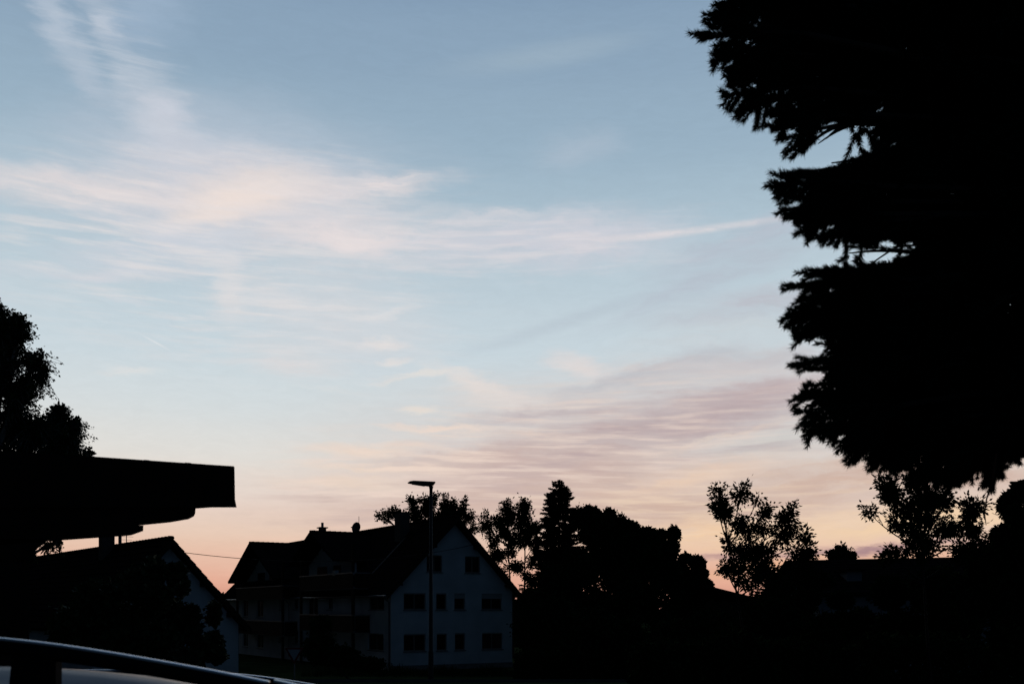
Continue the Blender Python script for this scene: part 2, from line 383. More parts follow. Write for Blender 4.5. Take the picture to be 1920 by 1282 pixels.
# ------------------------------------------------------------------ trees
def bez(a, b, c, n):
    return [a*(1-t)**2 + b*2*t*(1-t) + c*t*t for t in [i/(n-1) for i in range(n)]]
def broad_tree(name, label, d, base_x, lobes, leaf=(.11, .05), per=9, trunk_r=.14, fork=.35, spread=.6, cat='tree', group=None,
               leafmat='leaf', barkmat='bark', droop=0., core=0, twig_r=.008, crown_name='crown', stems=1, limbs_only=None, jit=.5, tr=.5, clump=.14):
    """lobes: (px, py, half width px, half height px, twigs). Real distance d gives the real size."""
    bx = (base_x-CX)/FPX*d; root = Vector((bx, d, gz(d)-.03))
    o = empty(name, root, label=label, cat=cat, group=group)
    sc = d/FPX; tb = MB(); P = []; D = []; CP = []
    cents = []
    for (lx, ly, rx, ry, nt_) in lobes:
        c = at(lx, ly, d) - root; c.y += random.uniform(-spread, spread)
        cents.append(c)
    top = max(cents, key=lambda c: c.z); low = min(c.z for c in cents)
    fk = Vector((top.x*.35, top.y*.3, max(.3, low*fork)))
    for sidx in range(stems):
        o2 = Vector((random.uniform(-.15, .15)*(stems > 1)*2, random.uniform(-.1, .1), 0))
        pts = bez(o2, fk*.6+o2, fk + o2, 4) + bez(fk+o2, Vector((top.x*.7+o2.x, top.y*.6, (fk.z+top.z)*.5)), top+o2, 6)[1:]
        n = len(pts); tb.tube(pts, [trunk_r*(1-.93*(i/(n-1))**.8) for i in range(n)], 7)
    for (lx, ly, rx, ry, nt_), c in zip(lobes, cents):
        a = fk.lerp(top, min(.85, max(.0, (c.z-fk.z)/(max(.1, top.z-fk.z))*.74)))
        if c is not top:
            limb = bez(a, Vector(((a.x+c.x)*.5+(c.x-a.x)*.2, (a.y+c.y)*.5, (a.z*.55+c.z*.45))), c, 6)
            lr = trunk_r*.32; tb.tube(limb, [lr*(1-.75*i/5) for i in range(6)], 5, cap=False)
        else:
            limb = bez(fk, (fk+c)*.5, c, 6)
        RX, RZ = rx*sc, ry*sc; RY = (RX+RZ)*.5
        nsub = max(4, int(nt_//(4 if core > 3 else 7))); SU = unit(RNG.normal(size=(nsub, 3)))*(RNG.uniform(.15, 1.05, (nsub, 1))**tr)
        for k in range(nt_):
            v = SU[k % nsub] + RNG.normal(size=3)*clump
            tip = c + Vector((v[0]*RX, v[1]*RY, v[2]*RZ))
            st = limb[random.choice((3, 4, 4, 5, 5))].lerp(c, random.uniform(0, .6))
            mid = st.lerp(tip, .5) + Vector((0, 0, .22*(tip-st).length*(1 if droop <= 0 else .9)))
            if droop: tip = tip - Vector((0, 0, droop*random.uniform(.3, 1)))
            tw = bez(st, mid, tip, 5)
            tb.tube(tw, [twig_r*1.7, twig_r*1.4, twig_r, twig_r*.8, twig_r*.4], 3, cap=False)
            for q in range(per):
                t = random.uniform(.3, 1); i = min(3, int(t*4)); p = tw[i].lerp(tw[i+1], t*4-i); dd = (tw[i+1]-tw[i])
                if dd.length < 1e-6: continue
                dd.normalize()
                s = RNG.normal(size=3)
                P.append(np.array(p) + s*leaf[0]*jit*.6); D.append(np.array(dd)*.8 + s*.7 + np.array([0, 0, -.25-droop*.5]))
        if core:
            m = int(core*nt_*1.6); v = unit(RNG.normal(size=(m, 3)))*RNG.uniform(0, 1, (m, 1))**.4*(.76 if core > 3 else .62)
            CP.append(v*np.array([RX, RY, RZ]) + np.array(c))
    tb.build('trunk', MT[barkmat], o)
    P = np.array(P); D = np.array(D); n = len(P)
    V = leaf_quads(P, D, leaf[0]*RNG.uniform(.6, 1.25, n), leaf[1]*RNG.uniform(.7, 1.2, n))
    if CP:
        C = np.concatenate(CP); V = np.concatenate([V, leaf_quads(C, RNG.normal(size=C.shape), leaf[0]*1.7, leaf[0]*1.4)])
    np_mesh(crown_name, V, 4, MT[leafmat], o)
    return o

def conifer(name, label, d, base_x, top_y, prof, group=None, n_whorl=26):
    """prof: list of (photo row, half width px)"""
    sc = d/FPX; root = Vector(((base_x-CX)*sc, d, gz(d)-.03)); o = empty(name, root, label=label, cat='tree', group=group)
    H = EYE+(HY-top_y)*sc - root.z
    tb = MB(); tb.tube([(0,0,0), (0,0,H*.5), (0,0,H)], [.2, .12, .02], 8)
    P = []; D = []; LN = []
    zs = np.linspace(H*.12, H*.985, n_whorl)
    for z in zs:
        row = HY-(z+root.z-EYE)/sc
        hw = np.interp(row, [p[0] for p in prof], [p[1] for p in prof])*sc
        for k in range(13):
            a = random.uniform(0, 2*math.pi); ln = hw*random.uniform(.62, 1.12); u = Vector((math.cos(a), math.sin(a), 0))
            st = Vector((0, 0, z+random.uniform(-.28, .2))); tip = st + u*ln + Vector((0, 0, -ln*.12 + random.uniform(-.05, .12)))
            br = bez(st, st+u*ln*.55+Vector((0, 0, -ln*.2)), tip, 6)
            tb.tube(br, [.02, .017, .014, .01, .006, .003], 3, cap=False)
            side = Vector((-u.y, u.x, 0))
            m = max(14, int(ln*60))
            for q in range(m):
                t = random.uniform(.12, 1)**.8; i = min(4, int(t*5)); p = br[i].lerp(br[i+1], t*5-i)
                sg = random.choice((-1, 1)); l = (.10+.5*(1-t)*min(1, ln))*random.uniform(.6, 1.1)
                for e in range(max(2, int(l*14))):
                    f = random.random()
                    pp = p + (side*sg*.75+u*.6+Vector((0, 0, -.22)))*l*f
                    P.append(np.array(pp)); D.append(np.array(side*sg*.6+u*.8)+RNG.normal(size=3)*.4+np.array([0, 0, .1])); LN.append(.13)
            P.append(np.array(tip)); D.append(np.array(u)+np.array([0, 0, .25])); LN.append(.2)
    for q in range(60):
        P.append(np.array([0, 0, H-random.uniform(-.06, .5)])); D.append(RNG.normal(size=3)*.5+np.array([0, 0, .7])); LN.append(.14)
    tb.build('trunk', MT['bark'], o)
    np_mesh('crown', leaf_quads(np.array(P), np.array(D), np.array(LN)*RNG.uniform(.8, 1.7, len(P)), .075), 4, MT['needle'], o)
    return o

# ---- the big blue spruce hanging in at the right, a few metres away
def in_poly(x, y, poly):
    c = False; n = len(poly); j = n-1
    for i in range(n):
        xi, yi = poly[i]; xj, yj = poly[j]
        if (yi > y) != (yj > y) and x < (xj-xi)*(y-yi)/(yj-yi)+xi: c = not c
        j = i
    return c
def near_spruce():
    D0 = 5.6; root = Vector(((2190-CX)/FPX*D0, D0, gz(D0)-.03))
    o = empty('spruce_tree', root, label='huge black spruce with drooping needled branches filling the upper right', cat='tree')
    H = 8.6; tb = MB(); tb.tube([(0,0,0), (.02,0,H*.3), (-.02,.02,H*.6), (0,0,H)], [.2, .16, .10, .02], 12)
    tb.build('trunk', MT['bark'], o)
    lb = MB(); SP = []; SD = []; SL = []; FINE = []
    gaps = [[(1420,284),(1500,306),(1530,276),(1541,236),(1575,226),(1598,255),(1615,288),(1570,314),(1530,322),(1488,322),(1425,322)],
            [(1495,475),(1530,464),(1600,468),(1640,466),(1662,446),(1690,462),(1716,440),(1722,470),(1690,484),(1640,490),(1590,476),(1560,484),(1505,500)],
            [(1736,362),(1760,360),(1764,384),(1742,388)], [(1485,652),(1530,648),(1560,668),(1500,676)], [(1490,704),(1530,690),(1546,712),(1500,716)], [(1395,208),(1430,212),(1440,234),(1400,236)]]
    def shoot(p, d, l, fine):
        w = Vector(p)+root                                       # light gaps between the boughs
        for f in (0, 1):
            q = w + Vector(d)*l*f; x, y = CX+q.x/q.y*FPX, HY-(q.z-EYE)/q.y*FPX
            if 1380 < x < 1780 and any(in_poly(x, y, g) for g in gaps): return
        SP.append(tuple(p)); SD.append(tuple(d)); SL.append(l); FINE.append(fine)
    def branchlet(B, T, fine, wl=.34, roll=None, dens=1.0):
        ax = T-B; T = T-ax.normalized()*.052; ax = T-B; ln = ax.length; u = ax.normalized()
        roll = random.uniform(.3, 1.4)*random.choice((-1, 1))
        lat = u.cross(Vector((0, 0, 1))).normalized(); lat = (Matrix.Rotation(roll, 3, u) @ lat)
        up = lat.cross(u)
        pts = bez(B, B.lerp(T, .5)+Vector((0, 0, .06*ln)), T, 8)
        lb.tube([p for p in pts], [.012, .011, .010, .009, .007, .006, .005, .003], 4, cap=False)
        step = .030/dens; n = max(4, int(ln/step))
        for k in range(n+1):
            t = k/n; i = min(6, int(t*7)); p = pts[i].lerp(pts[i+1], t*7-i); dd = (pts[i+1]-pts[i]).normalized()
            shoot(p, dd, step*1.3, fine)
            for sg in (-1, 1):
                if random.random() < (.45 if fine else .4): continue
                l = (.055 + wl*(1-t)**.6*random.uniform(.55, 1.0))
                sdv = (dd*.85 + lat*sg*.52 + up*random.uniform(-.25, .2) + Vector((0, 0, -.12))).normalized()
                shoot(p, sdv, l, fine)
                if l > .14:
                    for e in range(int(l/.10)):
                        f = random.uniform(.25, .9); s2 = (sdv*.8+dd*.4*random.choice((-1, 1))+up*random.uniform(-.4, .3)).normalized()
                        shoot(p+sdv*l*f, s2, l*(1-f)*.6+.04, fine)
        shoot(T, u, .035, fine)
    def limb(h, B):
        st = Vector((0, 0, h)); lb.tube(bez(st, st.lerp(B, .5)+Vector((0, 0, .15)), B, 6), [.04, .034, .028, .022, .017, .012], 6, cap=False)
    # tips along the outline (photo direction, distance, pull-back px, drop px of the branchlet's root)
    tips = [(1349,6,4.3,190,-30),(1390,-8,4.1,160,-10),(1434,2,4.4,150,20),(1334,36,4.2,150,-20),(1306,73,3.9,240,-18),(1338,98,4.3,190,-8),(1331,116,4.0,210,-25),
            (1364,146,4.4,190,-20),(1351,180,4.0,240,-26),(1400,196,4.5,200,-50),(1444,243,4.1,230,-60),(1462,262,4.5,160,-70),(1500,284,4.0,90,-120),(1522,276,4.4,90,-110),
            (1540,266,4.2,60,-100),(1546,305,4.3,190,20),(1492,326,4.2,230,10),(1512,320,4.6,200,0),(1442,350,4.0,260,0),(1455,362,4.5,230,-10),
            (1478,402,4.2,210,-50),(1490,418,4.6,190,-50),(1508,434,4.1,170,-70),(1534,449,4.3,170,-80),(1562,440,4.7,150,-80),(1600,450,4.4,130,-90),(1634,456,4.2,110,-100),(1658,442,4.6,70,-90),(1684,446,4.4,50,-90),
            (1700,452,4.6,180,20),(1660,462,4.9,190,20),(1610,470,4.8,200,30),(1578,474,4.6,220,20),(1554,511,4.7,200,10),(1516,508,4.4,210,40),(1474,535,4.3,260,0),(1530,540,4.8,200,0),
            (1490,562,4.8,220,0),(1471,590,4.4,250,-20),(1478,600,4.9,240,-30),(1500,616,4.9,210,-40),(1486,637,4.4,240,-40),(1524,658,4.9,180,-30),(1556,664,4.6,150,-50),(1488,685,4.4,240,-30),(1520,696,4.9,190,-40),
            (1503,722,4.7,210,10),(1486,745,4.5,220,-10),(1484,773,4.3,240,-30),(1503,794,4.8,210,-60),(1532,812,4.5,190,-80),(1560,830,4.9,180,-90),(1583,844,4.5,170,-90),(1612,838,4.8,150,-90),
            (1630,862,4.6,140,-110),(1655,869,4.9,140,-110),(1672,855,4.5,110,-120),(1704,896,5.0,120,-120),(1730,888,4.7,110,-130),(1750,905,5.1,100,-120),(1782,910,4.9,80,-130),(1810,890,5.1,60,-120),(1836,880,4.8,60,-120),
            (1860,926,4.5,6,-140),(1874,900,4.6,4,-120),(1852,905,4.7,20,-120),(1880,872,4.7,4,-110),(1916,854,4.9,40,-90),(1896,846,4.9,40,-100),(1935,850,4.9,30,-100)]
    for (x, y, d, pb, dr) in tips:
        T = at(x, y, d)-root; d2 = d + random.uniform(.0, .5); B = at(x+(pb*.75+25 if pb > 16 else pb), y+dr*(.45 if pb > 16 else .8), d2)-root
        branchlet(B, T, True, wl=.24 if pb > 100 else (.13 if pb > 16 else .015), dens=1.15)
        limb(min(H*.95, B.z+.25), B)
    outline = [(1420,-60),(1385,0),(1380,110),(1420,160),(1480,200),(1505,222),(1590,222),(1625,262),(1600,315),(1545,340),(1510,355),(1540,395),(1590,425),(1660,425),(1720,440),
               (1700,480),(1620,500),(1540,550),(1540,610),(1560,640),(1600,665),(1550,700),(1550,770),(1600,800),(1680,830),(1740,865),(1800,865),(1840,840),(1900,825),(2050,825),(2150,700),(2150,-60)]
    k = 0
    while k < 760:
        x = random.uniform(1370, 2150); y = random.uniform(-60, 870)
        if not in_poly(x, y, outline): continue
        if 1720 < x < 1790 and 350 < y < 410 and random.random() < .6: continue
        k += 1; d = random.uniform(4.3, 6.4); T = at(x, y, d)-root
        out = Vector((T.x, T.y, 0)); ln = random.uniform(.3, .6)
        if out.length < .3: out = Vector((random.uniform(-1, 1), random.uniform(-1, 1), 0))
        u = out.normalized(); B = T - u*min(ln, max(.3, out.length)) + Vector((0, 0, random.uniform(.0, .25)))
        # keep the root of the branchlet inside the crown as well
        bw = B+root; bxp = CX+bw.x/bw.y*FPX; byp = HY-(bw.z-EYE)/bw.y*FPX
        if not in_poly(bxp, byp, outline) and bxp < 2140: k -= .7; continue
        branchlet(B, T, x < 1800 or y > 700, wl=.22, dens=.8)
        if int(k) % 3 == 0: limb(min(H*.95, max(.5, B.z+.2)), B)
    # the rest of the tree, outside the frame and above
    for z in np.linspace(1.3, H-.3, 16):
        for q in range(5):
            a = random.uniform(-1.9, 1.3); ln = (1-z/H)*3.2+.3
            u = Vector((math.cos(a), math.sin(a), 0)); B = u*ln*.4+Vector((0, 0, z)); T = u*ln+Vector((0, 0, z-.25*ln))
            branchlet(B, T, False, wl=.4, dens=.4); limb(z+.1, B)
    lb.build('branches', MT['bark'], o)
    SPa = np.array(SP); SDa = unit(np.array(SD)); SLa = np.array(SL); F = np.array(FINE)
    V = []
    for fine in (True, False):
        s = F == fine
        P0, D0_, L0 = SPa[s], SDa[s], SLa[s]
        dens = 1900 if fine else 260
        cnt = np.maximum(4, (L0*dens)).astype(int); idx = np.repeat(np.arange(len(P0)), cnt); n = len(idx)
        t = RNG.uniform(0, 1, n)[:, None]
        base_ = P0[idx] + D0_[idx]*L0[idx][:, None]*t
        perp = unit(np.cross(D0_[idx], unit(RNG.normal(size=(n, 3)))))
        nd = unit(D0_[idx]*.7+perp*RNG.uniform(.3, .95, (n, 1)))
        ln = (.033 if fine else .036)*RNG.uniform(.7, 1.1, (n, 1)); w = .0037 if fine else .0065
        S = unit(np.cross(nd, unit(RNG.normal(size=(n, 3)))))*w*.5
        V.append(np.stack([base_-S, base_+S, base_+nd*ln], 1).reshape(-1, 3))
    V = np.concatenate(V); print('spruce needles', len(V)//3)
    np_mesh('crown', V, 3, MT['needle'], o)
    tw = MB(); tw.tube([at(1868,850,4.5)-root, at(1861,900,4.5)-root, at(1850,935,4.5)-root, at(1846,960,4.5)-root, at(1849,984,4.5)-root], [.006, .005, .0035, .003, .002], 5)
    tw.build('bare_twig', MT['twig'], o)
near_spruce()

# ---- birch behind the carport roof
broad_tree('birch_tree', 'tall dark birch with drooping twigs above the overhanging roof on the left', 24, -30,
    [(15,600,40,36,110),(0,585,30,26,60),(52,612,26,26,80),(-15,630,40,50,110),(25,640,40,36,110),(15,680,50,40,120),(55,715,12,22,40),(35,730,44,36,120),(75,800,34,34,120),(20,780,60,50,160),(140,850,44,26,120),(110,820,50,36,150),(45,660,34,34,100),(62,690,20,30,50),(20,650,40,60,90),(10,720,50,50,90),(50,720,18,30,40),(40,760,36,30,70),(15,800,60,50,180),
     (98,768,30,28,130),(125,790,30,26,120),(75,810,50,40,170),(150,830,24,22,80),(120,850,50,30,140),(40,860,70,40,190),(165,850,14,18,40),(-70,700,70,120,120),(-120,820,90,90,120),
     (100,1018,22,7,16),(80,1030,10,8,20),(95,1010,20,6,20)],
    clump=.22, leaf=(.065,.045), per=15, trunk_r=.2, droop=.34, barkmat='birchbark', spread=.7, core=.7, twig_r=.006)
# ---- trees behind the large house and to its right
broad_tree('tree', 'loose leafy tree showing above the large house roof behind the street lamp', 98, 800,
    [(735,962,20,14,70),(718,970,12,10,30),(770,945,15,20,80),(750,960,14,12,50),(800,950,22,24,140),(808,935,16,14,60),(835,945,14,18,80),(850,955,18,18,110),(868,950,12,22,80),
     (885,970,10,16,50),(780,970,20,20,110),(820,970,30,22,150),(860,980,30,20,100),(893,990,10,12,40)],
    leaf=(.27,.17), per=6, trunk_r=.22, spread=1.6, group='trees round the houses', twig_r=.02, jit=.8)
for (bx, lob, lab) in ((962, [(950,955,22,24,110),(935,975,16,20,70),(945,1000,22,24,100),(925,1010,12,22,50),(950,1035,20,20,40),(965,1060,12,16,40),(940,1075,16,14,50),(925,1040,14,16,60),(960,1010,14,20,60),(918,990,14,26,60),(905,985,7,20,16),(935,1045,14,14,40),(912,965,6,9,10)],
                        'tall airy tree with thin stems right beside the gable of the large house'),
                       (982, [(985,950,18,20,110),(975,975,20,20,80),(992,985,14,26,80),(985,1015,18,20,60),(1000,1020,12,20,40),(995,1050,14,16,30),(972,1065,12,14,36),(1005,990,12,14,60),(975,1000,12,20,50),(1010,1030,14,30,80),(990,1080,16,14,40)],
                        'tall airy tree with thin stem, right neighbour of the one by the gable')):
    broad_tree('tree', lab, 84, bx, lob, leaf=(.24,.15), per=8, trunk_r=.16, spread=.8, group='trees round the houses', twig_r=.016, jit=.8, fork=.7)
conifer('spruce_tree', 'pointed dark spruce rising above the tree mass right of the large house', 78, 1048, 902,
    [(902,2),(907,9),(915,18),(928,25),(960,30),(985,36),(1010,40),(1040,46),(1060,56),(1090,66),(1200,80),(1300,85)], n_whorl=64)
dense = dict(leaf=(.17,.12), per=13, trunk_r=.22, core=6, twig_r=.014, jit=.8, group='trees round the houses')
broad_tree('tree', 'dense round black tree just right of the pointed spruce', 66, 1110,
    [(1088,970,24,20,90),(1105,965,26,18,90),(1142,968,14,16,60),(1165,985,18,20,70),(1120,1000,50,36,160),(1100,1060,60,50,180),(1160,1050,50,50,160),(1050,1090,60,40,160),(1130,1130,80,50,170),(1060,1160,60,50,130),(1185,990,18,18,70),(1135,1050,44,30,150),(1190,1060,40,30,130),(1150,1005,40,34,120),(1125,985,40,28,110),(1180,1030,34,30,110),(1165,1092,46,22,120)], **dense)
broad_tree('tree', 'dense black tree with a knobbly top in the middle of the tree mass', 60, 1215,
    [(1210,1005,22,20,80),(1190,1020,26,26,90),(1235,1010,14,20,60),(1262,1002,13,16,60),(1255,1030,20,22,80),(1220,1060,40,36,140),(1270,1065,22,22,60),(1200,1120,60,46,150),(1280,1110,40,30,110),(1260,1170,60,40,120),(1240,1075,44,30,120),(1215,1035,34,30,100),(1245,1045,26,26,90)], **dense)
broad_tree('tree', 'lower black tree with small gaps at the right end of the tree mass', 56, 1300,
    [(1305,1056,16,14,60),(1288,1046,11,9,30),(1316,1075,14,18,60),(1290,1085,24,22,90),(1325,1100,14,16,50),(1300,1120,40,26,110),(1345,1135,30,22,90),(1380,1140,30,20,80),(1330,1170,60,40,130)], **dense)
# ---- two loose young trees with long leaves
loose = dict(leaf=(.09,.046), per=11, clump=.2, trunk_r=.06, twig_r=.005, jit=1.0, spread=.5, group='young loose-leaved trees')
broad_tree('young_tree', 'young loose-leaved tree with a bare limb leaning left, standing alone against the sky', 21, 1440,
    [(1347,915,12,13,16),(1340,945,13,12,22),(1365,955,20,14,40),(1385,925,15,17,34),(1350,960,18,12,24),(1412,938,8,6,8),(1375,985,18,22,34),(1365,1015,14,20,18),(1400,1000,22,20,26),(1432,958,15,15,30),
     (1440,985,18,16,28),(1470,975,18,18,40),(1495,955,11,15,18),(1480,1000,26,20,50),(1512,1005,14,14,20),(1440,1030,36,26,90),(1400,1040,26,20,50),(1500,1035,26,20,50),(1525,1040,12,16,20),
     (1380,1070,26,16,46),(1360,1058,12,12,22),(1440,1070,44,24,130),(1500,1075,36,24,100),(1395,1090,24,14,24),(1450,1100,50,20,110),(1530,1090,26,18,60)], **loose)
broad_tree('young_tree', 'larger loose-leaved tree growing up beneath the hanging spruce branches', 20, 1752,
    [(1660,905,16,14,30),(1640,955,12,12,14),(1650,930,16,14,24),(1680,925,22,18,50),(1700,955,28,20,60),(1675,980,20,18,34),(1720,900,30,20,60),(1750,935,30,24,80),(1790,930,26,22,70),(1810,960,26,24,70),
     (1740,975,30,22,70),(1700,995,16,14,26),(1780,990,30,24,70),(1830,985,20,24,60),(1760,1020,30,20,60),(1720,1010,18,12,20),(1800,1030,36,20,80),(1670,1035,18,10,30),(1695,1030,14,12,24),(1720,1035,16,12,20),(1840,1030,24,20,60),(1660,1042,14,6,14)], **loose)
broad_tree('tree', 'leafy black tree crowding the right edge of the view', 16, 1985,
    [(1890,938,9,9,10),(1905,922,9,12,12),(1912,945,12,14,18),(1880,970,14,12,20),(1905,985,22,14,46),(1880,1005,22,14,46),(1925,1010,30,26,80),(1900,1050,50,36,170),(1860,1060,36,26,110),(1960,1100,70,60,180),(1880,1120,60,50,200),(1830,1110,40,40,120),(1900,1190,80,50,200),(1990,1010,60,60,110)],
    leaf=(.1,.045), per=9, trunk_r=.1, core=6, twig_r=.005, jit=.9)
broad_tree('tree', 'small round tree peeking over the low roof on the right', 74, 1575,
    [(1560,1038,16,12,50),(1580,1032,18,14,70),(1600,1042,12,10,40),(1575,1050,30,12,80)], leaf=(.2,.14), per=8, trunk_r=.14, core=1, twig_r=.012, jit=.8)
# ---- bushes that close the lower right and the foot of the left house
sh = dict(leaf=(.13,.09), per=9, trunk_r=.05, core=9, twig_r=.006, cat='bush', crown_name='foliage', group='dark bushes along the gardens', stems=2, fork=.5)
for (bx, d, lob, lab) in (
    (1010, 50, [(1000,1130,40,36,120),(1040,1150,50,40,140),(985,1180,30,50,110),(1030,1210,60,50,150)], 'tall black bush against the right corner of the large house'),
    (1120, 46, [(1120,1180,60,50,150),(1180,1200,50,50,140),(1090,1220,60,40,130)], 'black bush at the foot of the dense round tree'),
    (1300, 42, [(1260,1200,60,50,150),(1330,1180,60,50,150),(1380,1200,50,50,130)], 'black bush at the right foot of the tree mass'),
    (1430, 30, [(1440,1160,70,46,200),(1480,1150,60,40,160),(1400,1200,60,50,170),(1490,1215,60,50,170)], 'wide black bush around the stem of the lone young tree'),
    (1570, 27, [(1520,1120,20,22,70),(1580,1180,50,36,160),(1530,1200,50,50,150),(1625,1175,40,40,130),(1580,1125,22,12,50)], 'black bush in front of the low house, left half'),
    (1700, 24, [(1680,1110,30,32,120),(1740,1110,60,50,210),(1690,1190,60,50,180),(1770,1180,60,50,180),(1805,1150,56,40,190),(1760,1120,40,30,110)], 'black bush in front of the low house, right half')):
    broad_tree('bush', lab, d, bx, lob, **sh)
broad_tree('bush', 'large-leaved bush growing in front of the white gable on the left', 19, 300,
    [(280,1060,20,14,24),(300,1075,26,18,50),(325,1070,18,14,30),(270,1100,40,34,110),(335,1092,14,12,24),(318,1120,28,26,80),(290,1150,50,40,160),(358,1105,6,7,8),(358,1150,12,14,24),(392,1160,9,9,14),(398,1140,7,7,8),
     (345,1180,30,26,80),(310,1200,50,40,150),(250,1180,60,60,170),(380,1212,22,16,34),(420,1225,18,14,18),(365,1235,40,20,70),(200,1130,50,50,120),(150,1180,70,50,170),(220,1205,60,40,170),(405,1200,14,12,14)],
    leaf=(.10,.065), per=8, trunk_r=.05, core=5, twig_r=.005, cat='bush', crown_name='foliage', leafmat='leaf2', stems=3, fork=.5)
broad_tree('bush', 'low dark bush at the foot of the side wall, left of the large gable', 52, 650,
    [(640,1230,50,24,130),(690,1245,40,14,90),(600,1215,40,34,120),(600,1170,26,20,50)], **sh)
def hedge(name, label, d, x0, x1, row, th):
    sc = d/FPX; root = Vector(((x0+x1)/2*sc-CX*sc, d, gz(d)-.05))
    w = (x1-x0)*sc; h = EYE+(HY-row)*sc-root.z; n = int(w*h*1700)
    x = RNG.uniform(-w/2, w/2, n); top = h*(1+.07*np.sin(x*1.7)+.05*np.sin(x*4.1+1)); z = RNG.uniform(0, 1, n)**.8*top
    P = np.stack([x, RNG.uniform(-th/2, th/2, n), z], 1)
    np_mesh(name, leaf_quads(P, RNG.normal(size=(n, 3))+np.array([0, 0, .3]), RNG.uniform(.08, .14, n), .085), 4, MT['leaf'], label=label, cat='hedge').location = root
hedge('hedge', 'long black hedge along the bottom right, below the bushes', 21, 1180, 2080, 1198, 1.1)
hedge('hedge', 'low black hedge between the large gable and the tree mass', 47, 965, 1270, 1222, 1.2)
def verge():
    n = 5200; x = RNG.uniform(-12, 8, n); y = RNG.uniform(56, 63.6, n); z = np.interp(y, [p[0] for p in GP], [p[1] for p in GP])
    P = np.stack([x, y, z-.04], 1); D = RNG.normal(size=(n, 3))*.3+np.array([0, 0, 1])
    o = np_mesh('tall_grass', leaf_quads(P, D, RNG.uniform(.2, .75, n)*(.5+.5*np.sin(x*1.1)**2), .05), 4, MT['leaf'], kind='stuff')
    o['label'] = 'tall unmown grass along the foot of the gable wall'
verge()

# ------------------------------------------------------------------ large house with the white gable
def slab(mb, p, q, r_, s_, th):
    """roof slab: four corners of the top surface, thickness downwards along its normal"""
    P = [Vector(v) for v in (p, q, r_, s_)]; n = (P[1]-P[0]).cross(P[3]-P[0]).normalized()
    if n.z < 0: n = -n
    mb.prism(P, -n*th)
def tile_rows(mb, a, b, c, d, rows, lift=.022):
    """courses of tiles on a slab: a-b along the ridge, d-c along the eave"""
    a, b, c, d = (Vector(v) for v in (a, b, c, d)); n = (b-a).cross(d-a).normalized()
    if n.z < 0: n = -n
    for k in range(rows):
        t0, t1 = k/rows, (k+1)/rows
        A, B, C_, D_ = a.lerp(d, t0), b.lerp(c, t0), b.lerp(c, t1), a.lerp(d, t1)
        mb.add([A+n*.004, B+n*.004, C_+n*lift, D_+n*lift, D_+n*.003, C_+n*.003], [(0,1,2,3), (3,2,5,4)])
def ridge_caps(mb, a, b, step=.42, r=.11):
    a, b = Vector(a), Vector(b); n = int((b-a).length/step); u = (b-a)/n
    for k in range(n):
        mb.tube([a+u*k, a+u*(k+1.04)], [r*.86, r*1.12], 6)
class House:
    def __init__(s, name, label, px_corner, d, deg, base):
        s.o = Vector(((px_corner-CX)/FPX*d, d, base)); s.a = R(deg)
        s.g = Vector((math.cos(s.a), math.sin(s.a), 0)); s.r = Vector((-math.sin(s.a), math.cos(s.a), 0))
        s.root = empty(name, s.o, s.a, label=label, cat='house')
    def ray(s, x, y):
        v = Vector(((x-CX)/FPX, 1, (HY-y)/FPX)); e = Vector((0, 0, EYE))-s.o
        return Vector((e.dot(s.g), e.dot(s.r), e.z)), Vector((v.dot(s.g), v.dot(s.r), v.z))
    def on_y(s, x, y, yl):
        e, v = s.ray(x, y); t = (yl-e.y)/v.y; return e.x+v.x*t, e.z+v.z*t
    def on_x(s, x, y, xl):
        e, v = s.ray(x, y); t = (xl-e.x)/v.x; return e.y+v.y*t, e.z+v.z*t
def add_window(H, axis, a0, a1, z0, z1, plane, shut=0., mullion=True, fm='frame'):
    """window box standing in a wall opening; axis 'x': wall at y=plane facing -y, axis 'y': wall at x=plane facing -x"""
    def P(a, dep, z): return (a, plane+dep, z) if axis == 'x' else (plane+dep, a, z)
    def bx(m, u0, u1, d0, d1, w0, w1):
        p, q = P(u0, d0, w0), P(u1, d1, w1)
        m.box([min(i, j) for i, j in zip(p, q)], [max(i, j) for i, j in zip(p, q)])
    f = MB(); t = .07
    bx(f, a0, a1, .09, .15, z0, z0+t); bx(f, a0, a1, .09, .15, z1-t, z1)
    bx(f, a0, a0+t, .09, .15, z0+t, z1-t); bx(f, a1-t, a1, .09, .15, z0+t, z1-t)
    if mullion and a1-a0 > 1.1: bx(f, (a0+a1)/2-.04, (a0+a1)/2+.04, .09, .15, z0+t, z1-t)
    fo = f.build('window', MT[fm], H.root)
    g = MB(); bx(g, a0+t*.9, a1-t*.9, .115, .13, z0+t*.9, z1-t*.9); g.build('pane', MT['glass'], fo)
    s = MB(); bx(s, a0-.06, a1+.06, -.07, .09, z0-.06, z0-.005); s.build('sill', MT['concrete'], fo)
    if shut:
        q = MB(); zz = z1-.02
        k = z1-(z1-z0)*shut
        while zz-.055 > k: bx(q, a0+.01, a1-.01, .04, .06, zz-.05, zz); zz -= .055
        q.build('shutter', MT['shutter'], fo)
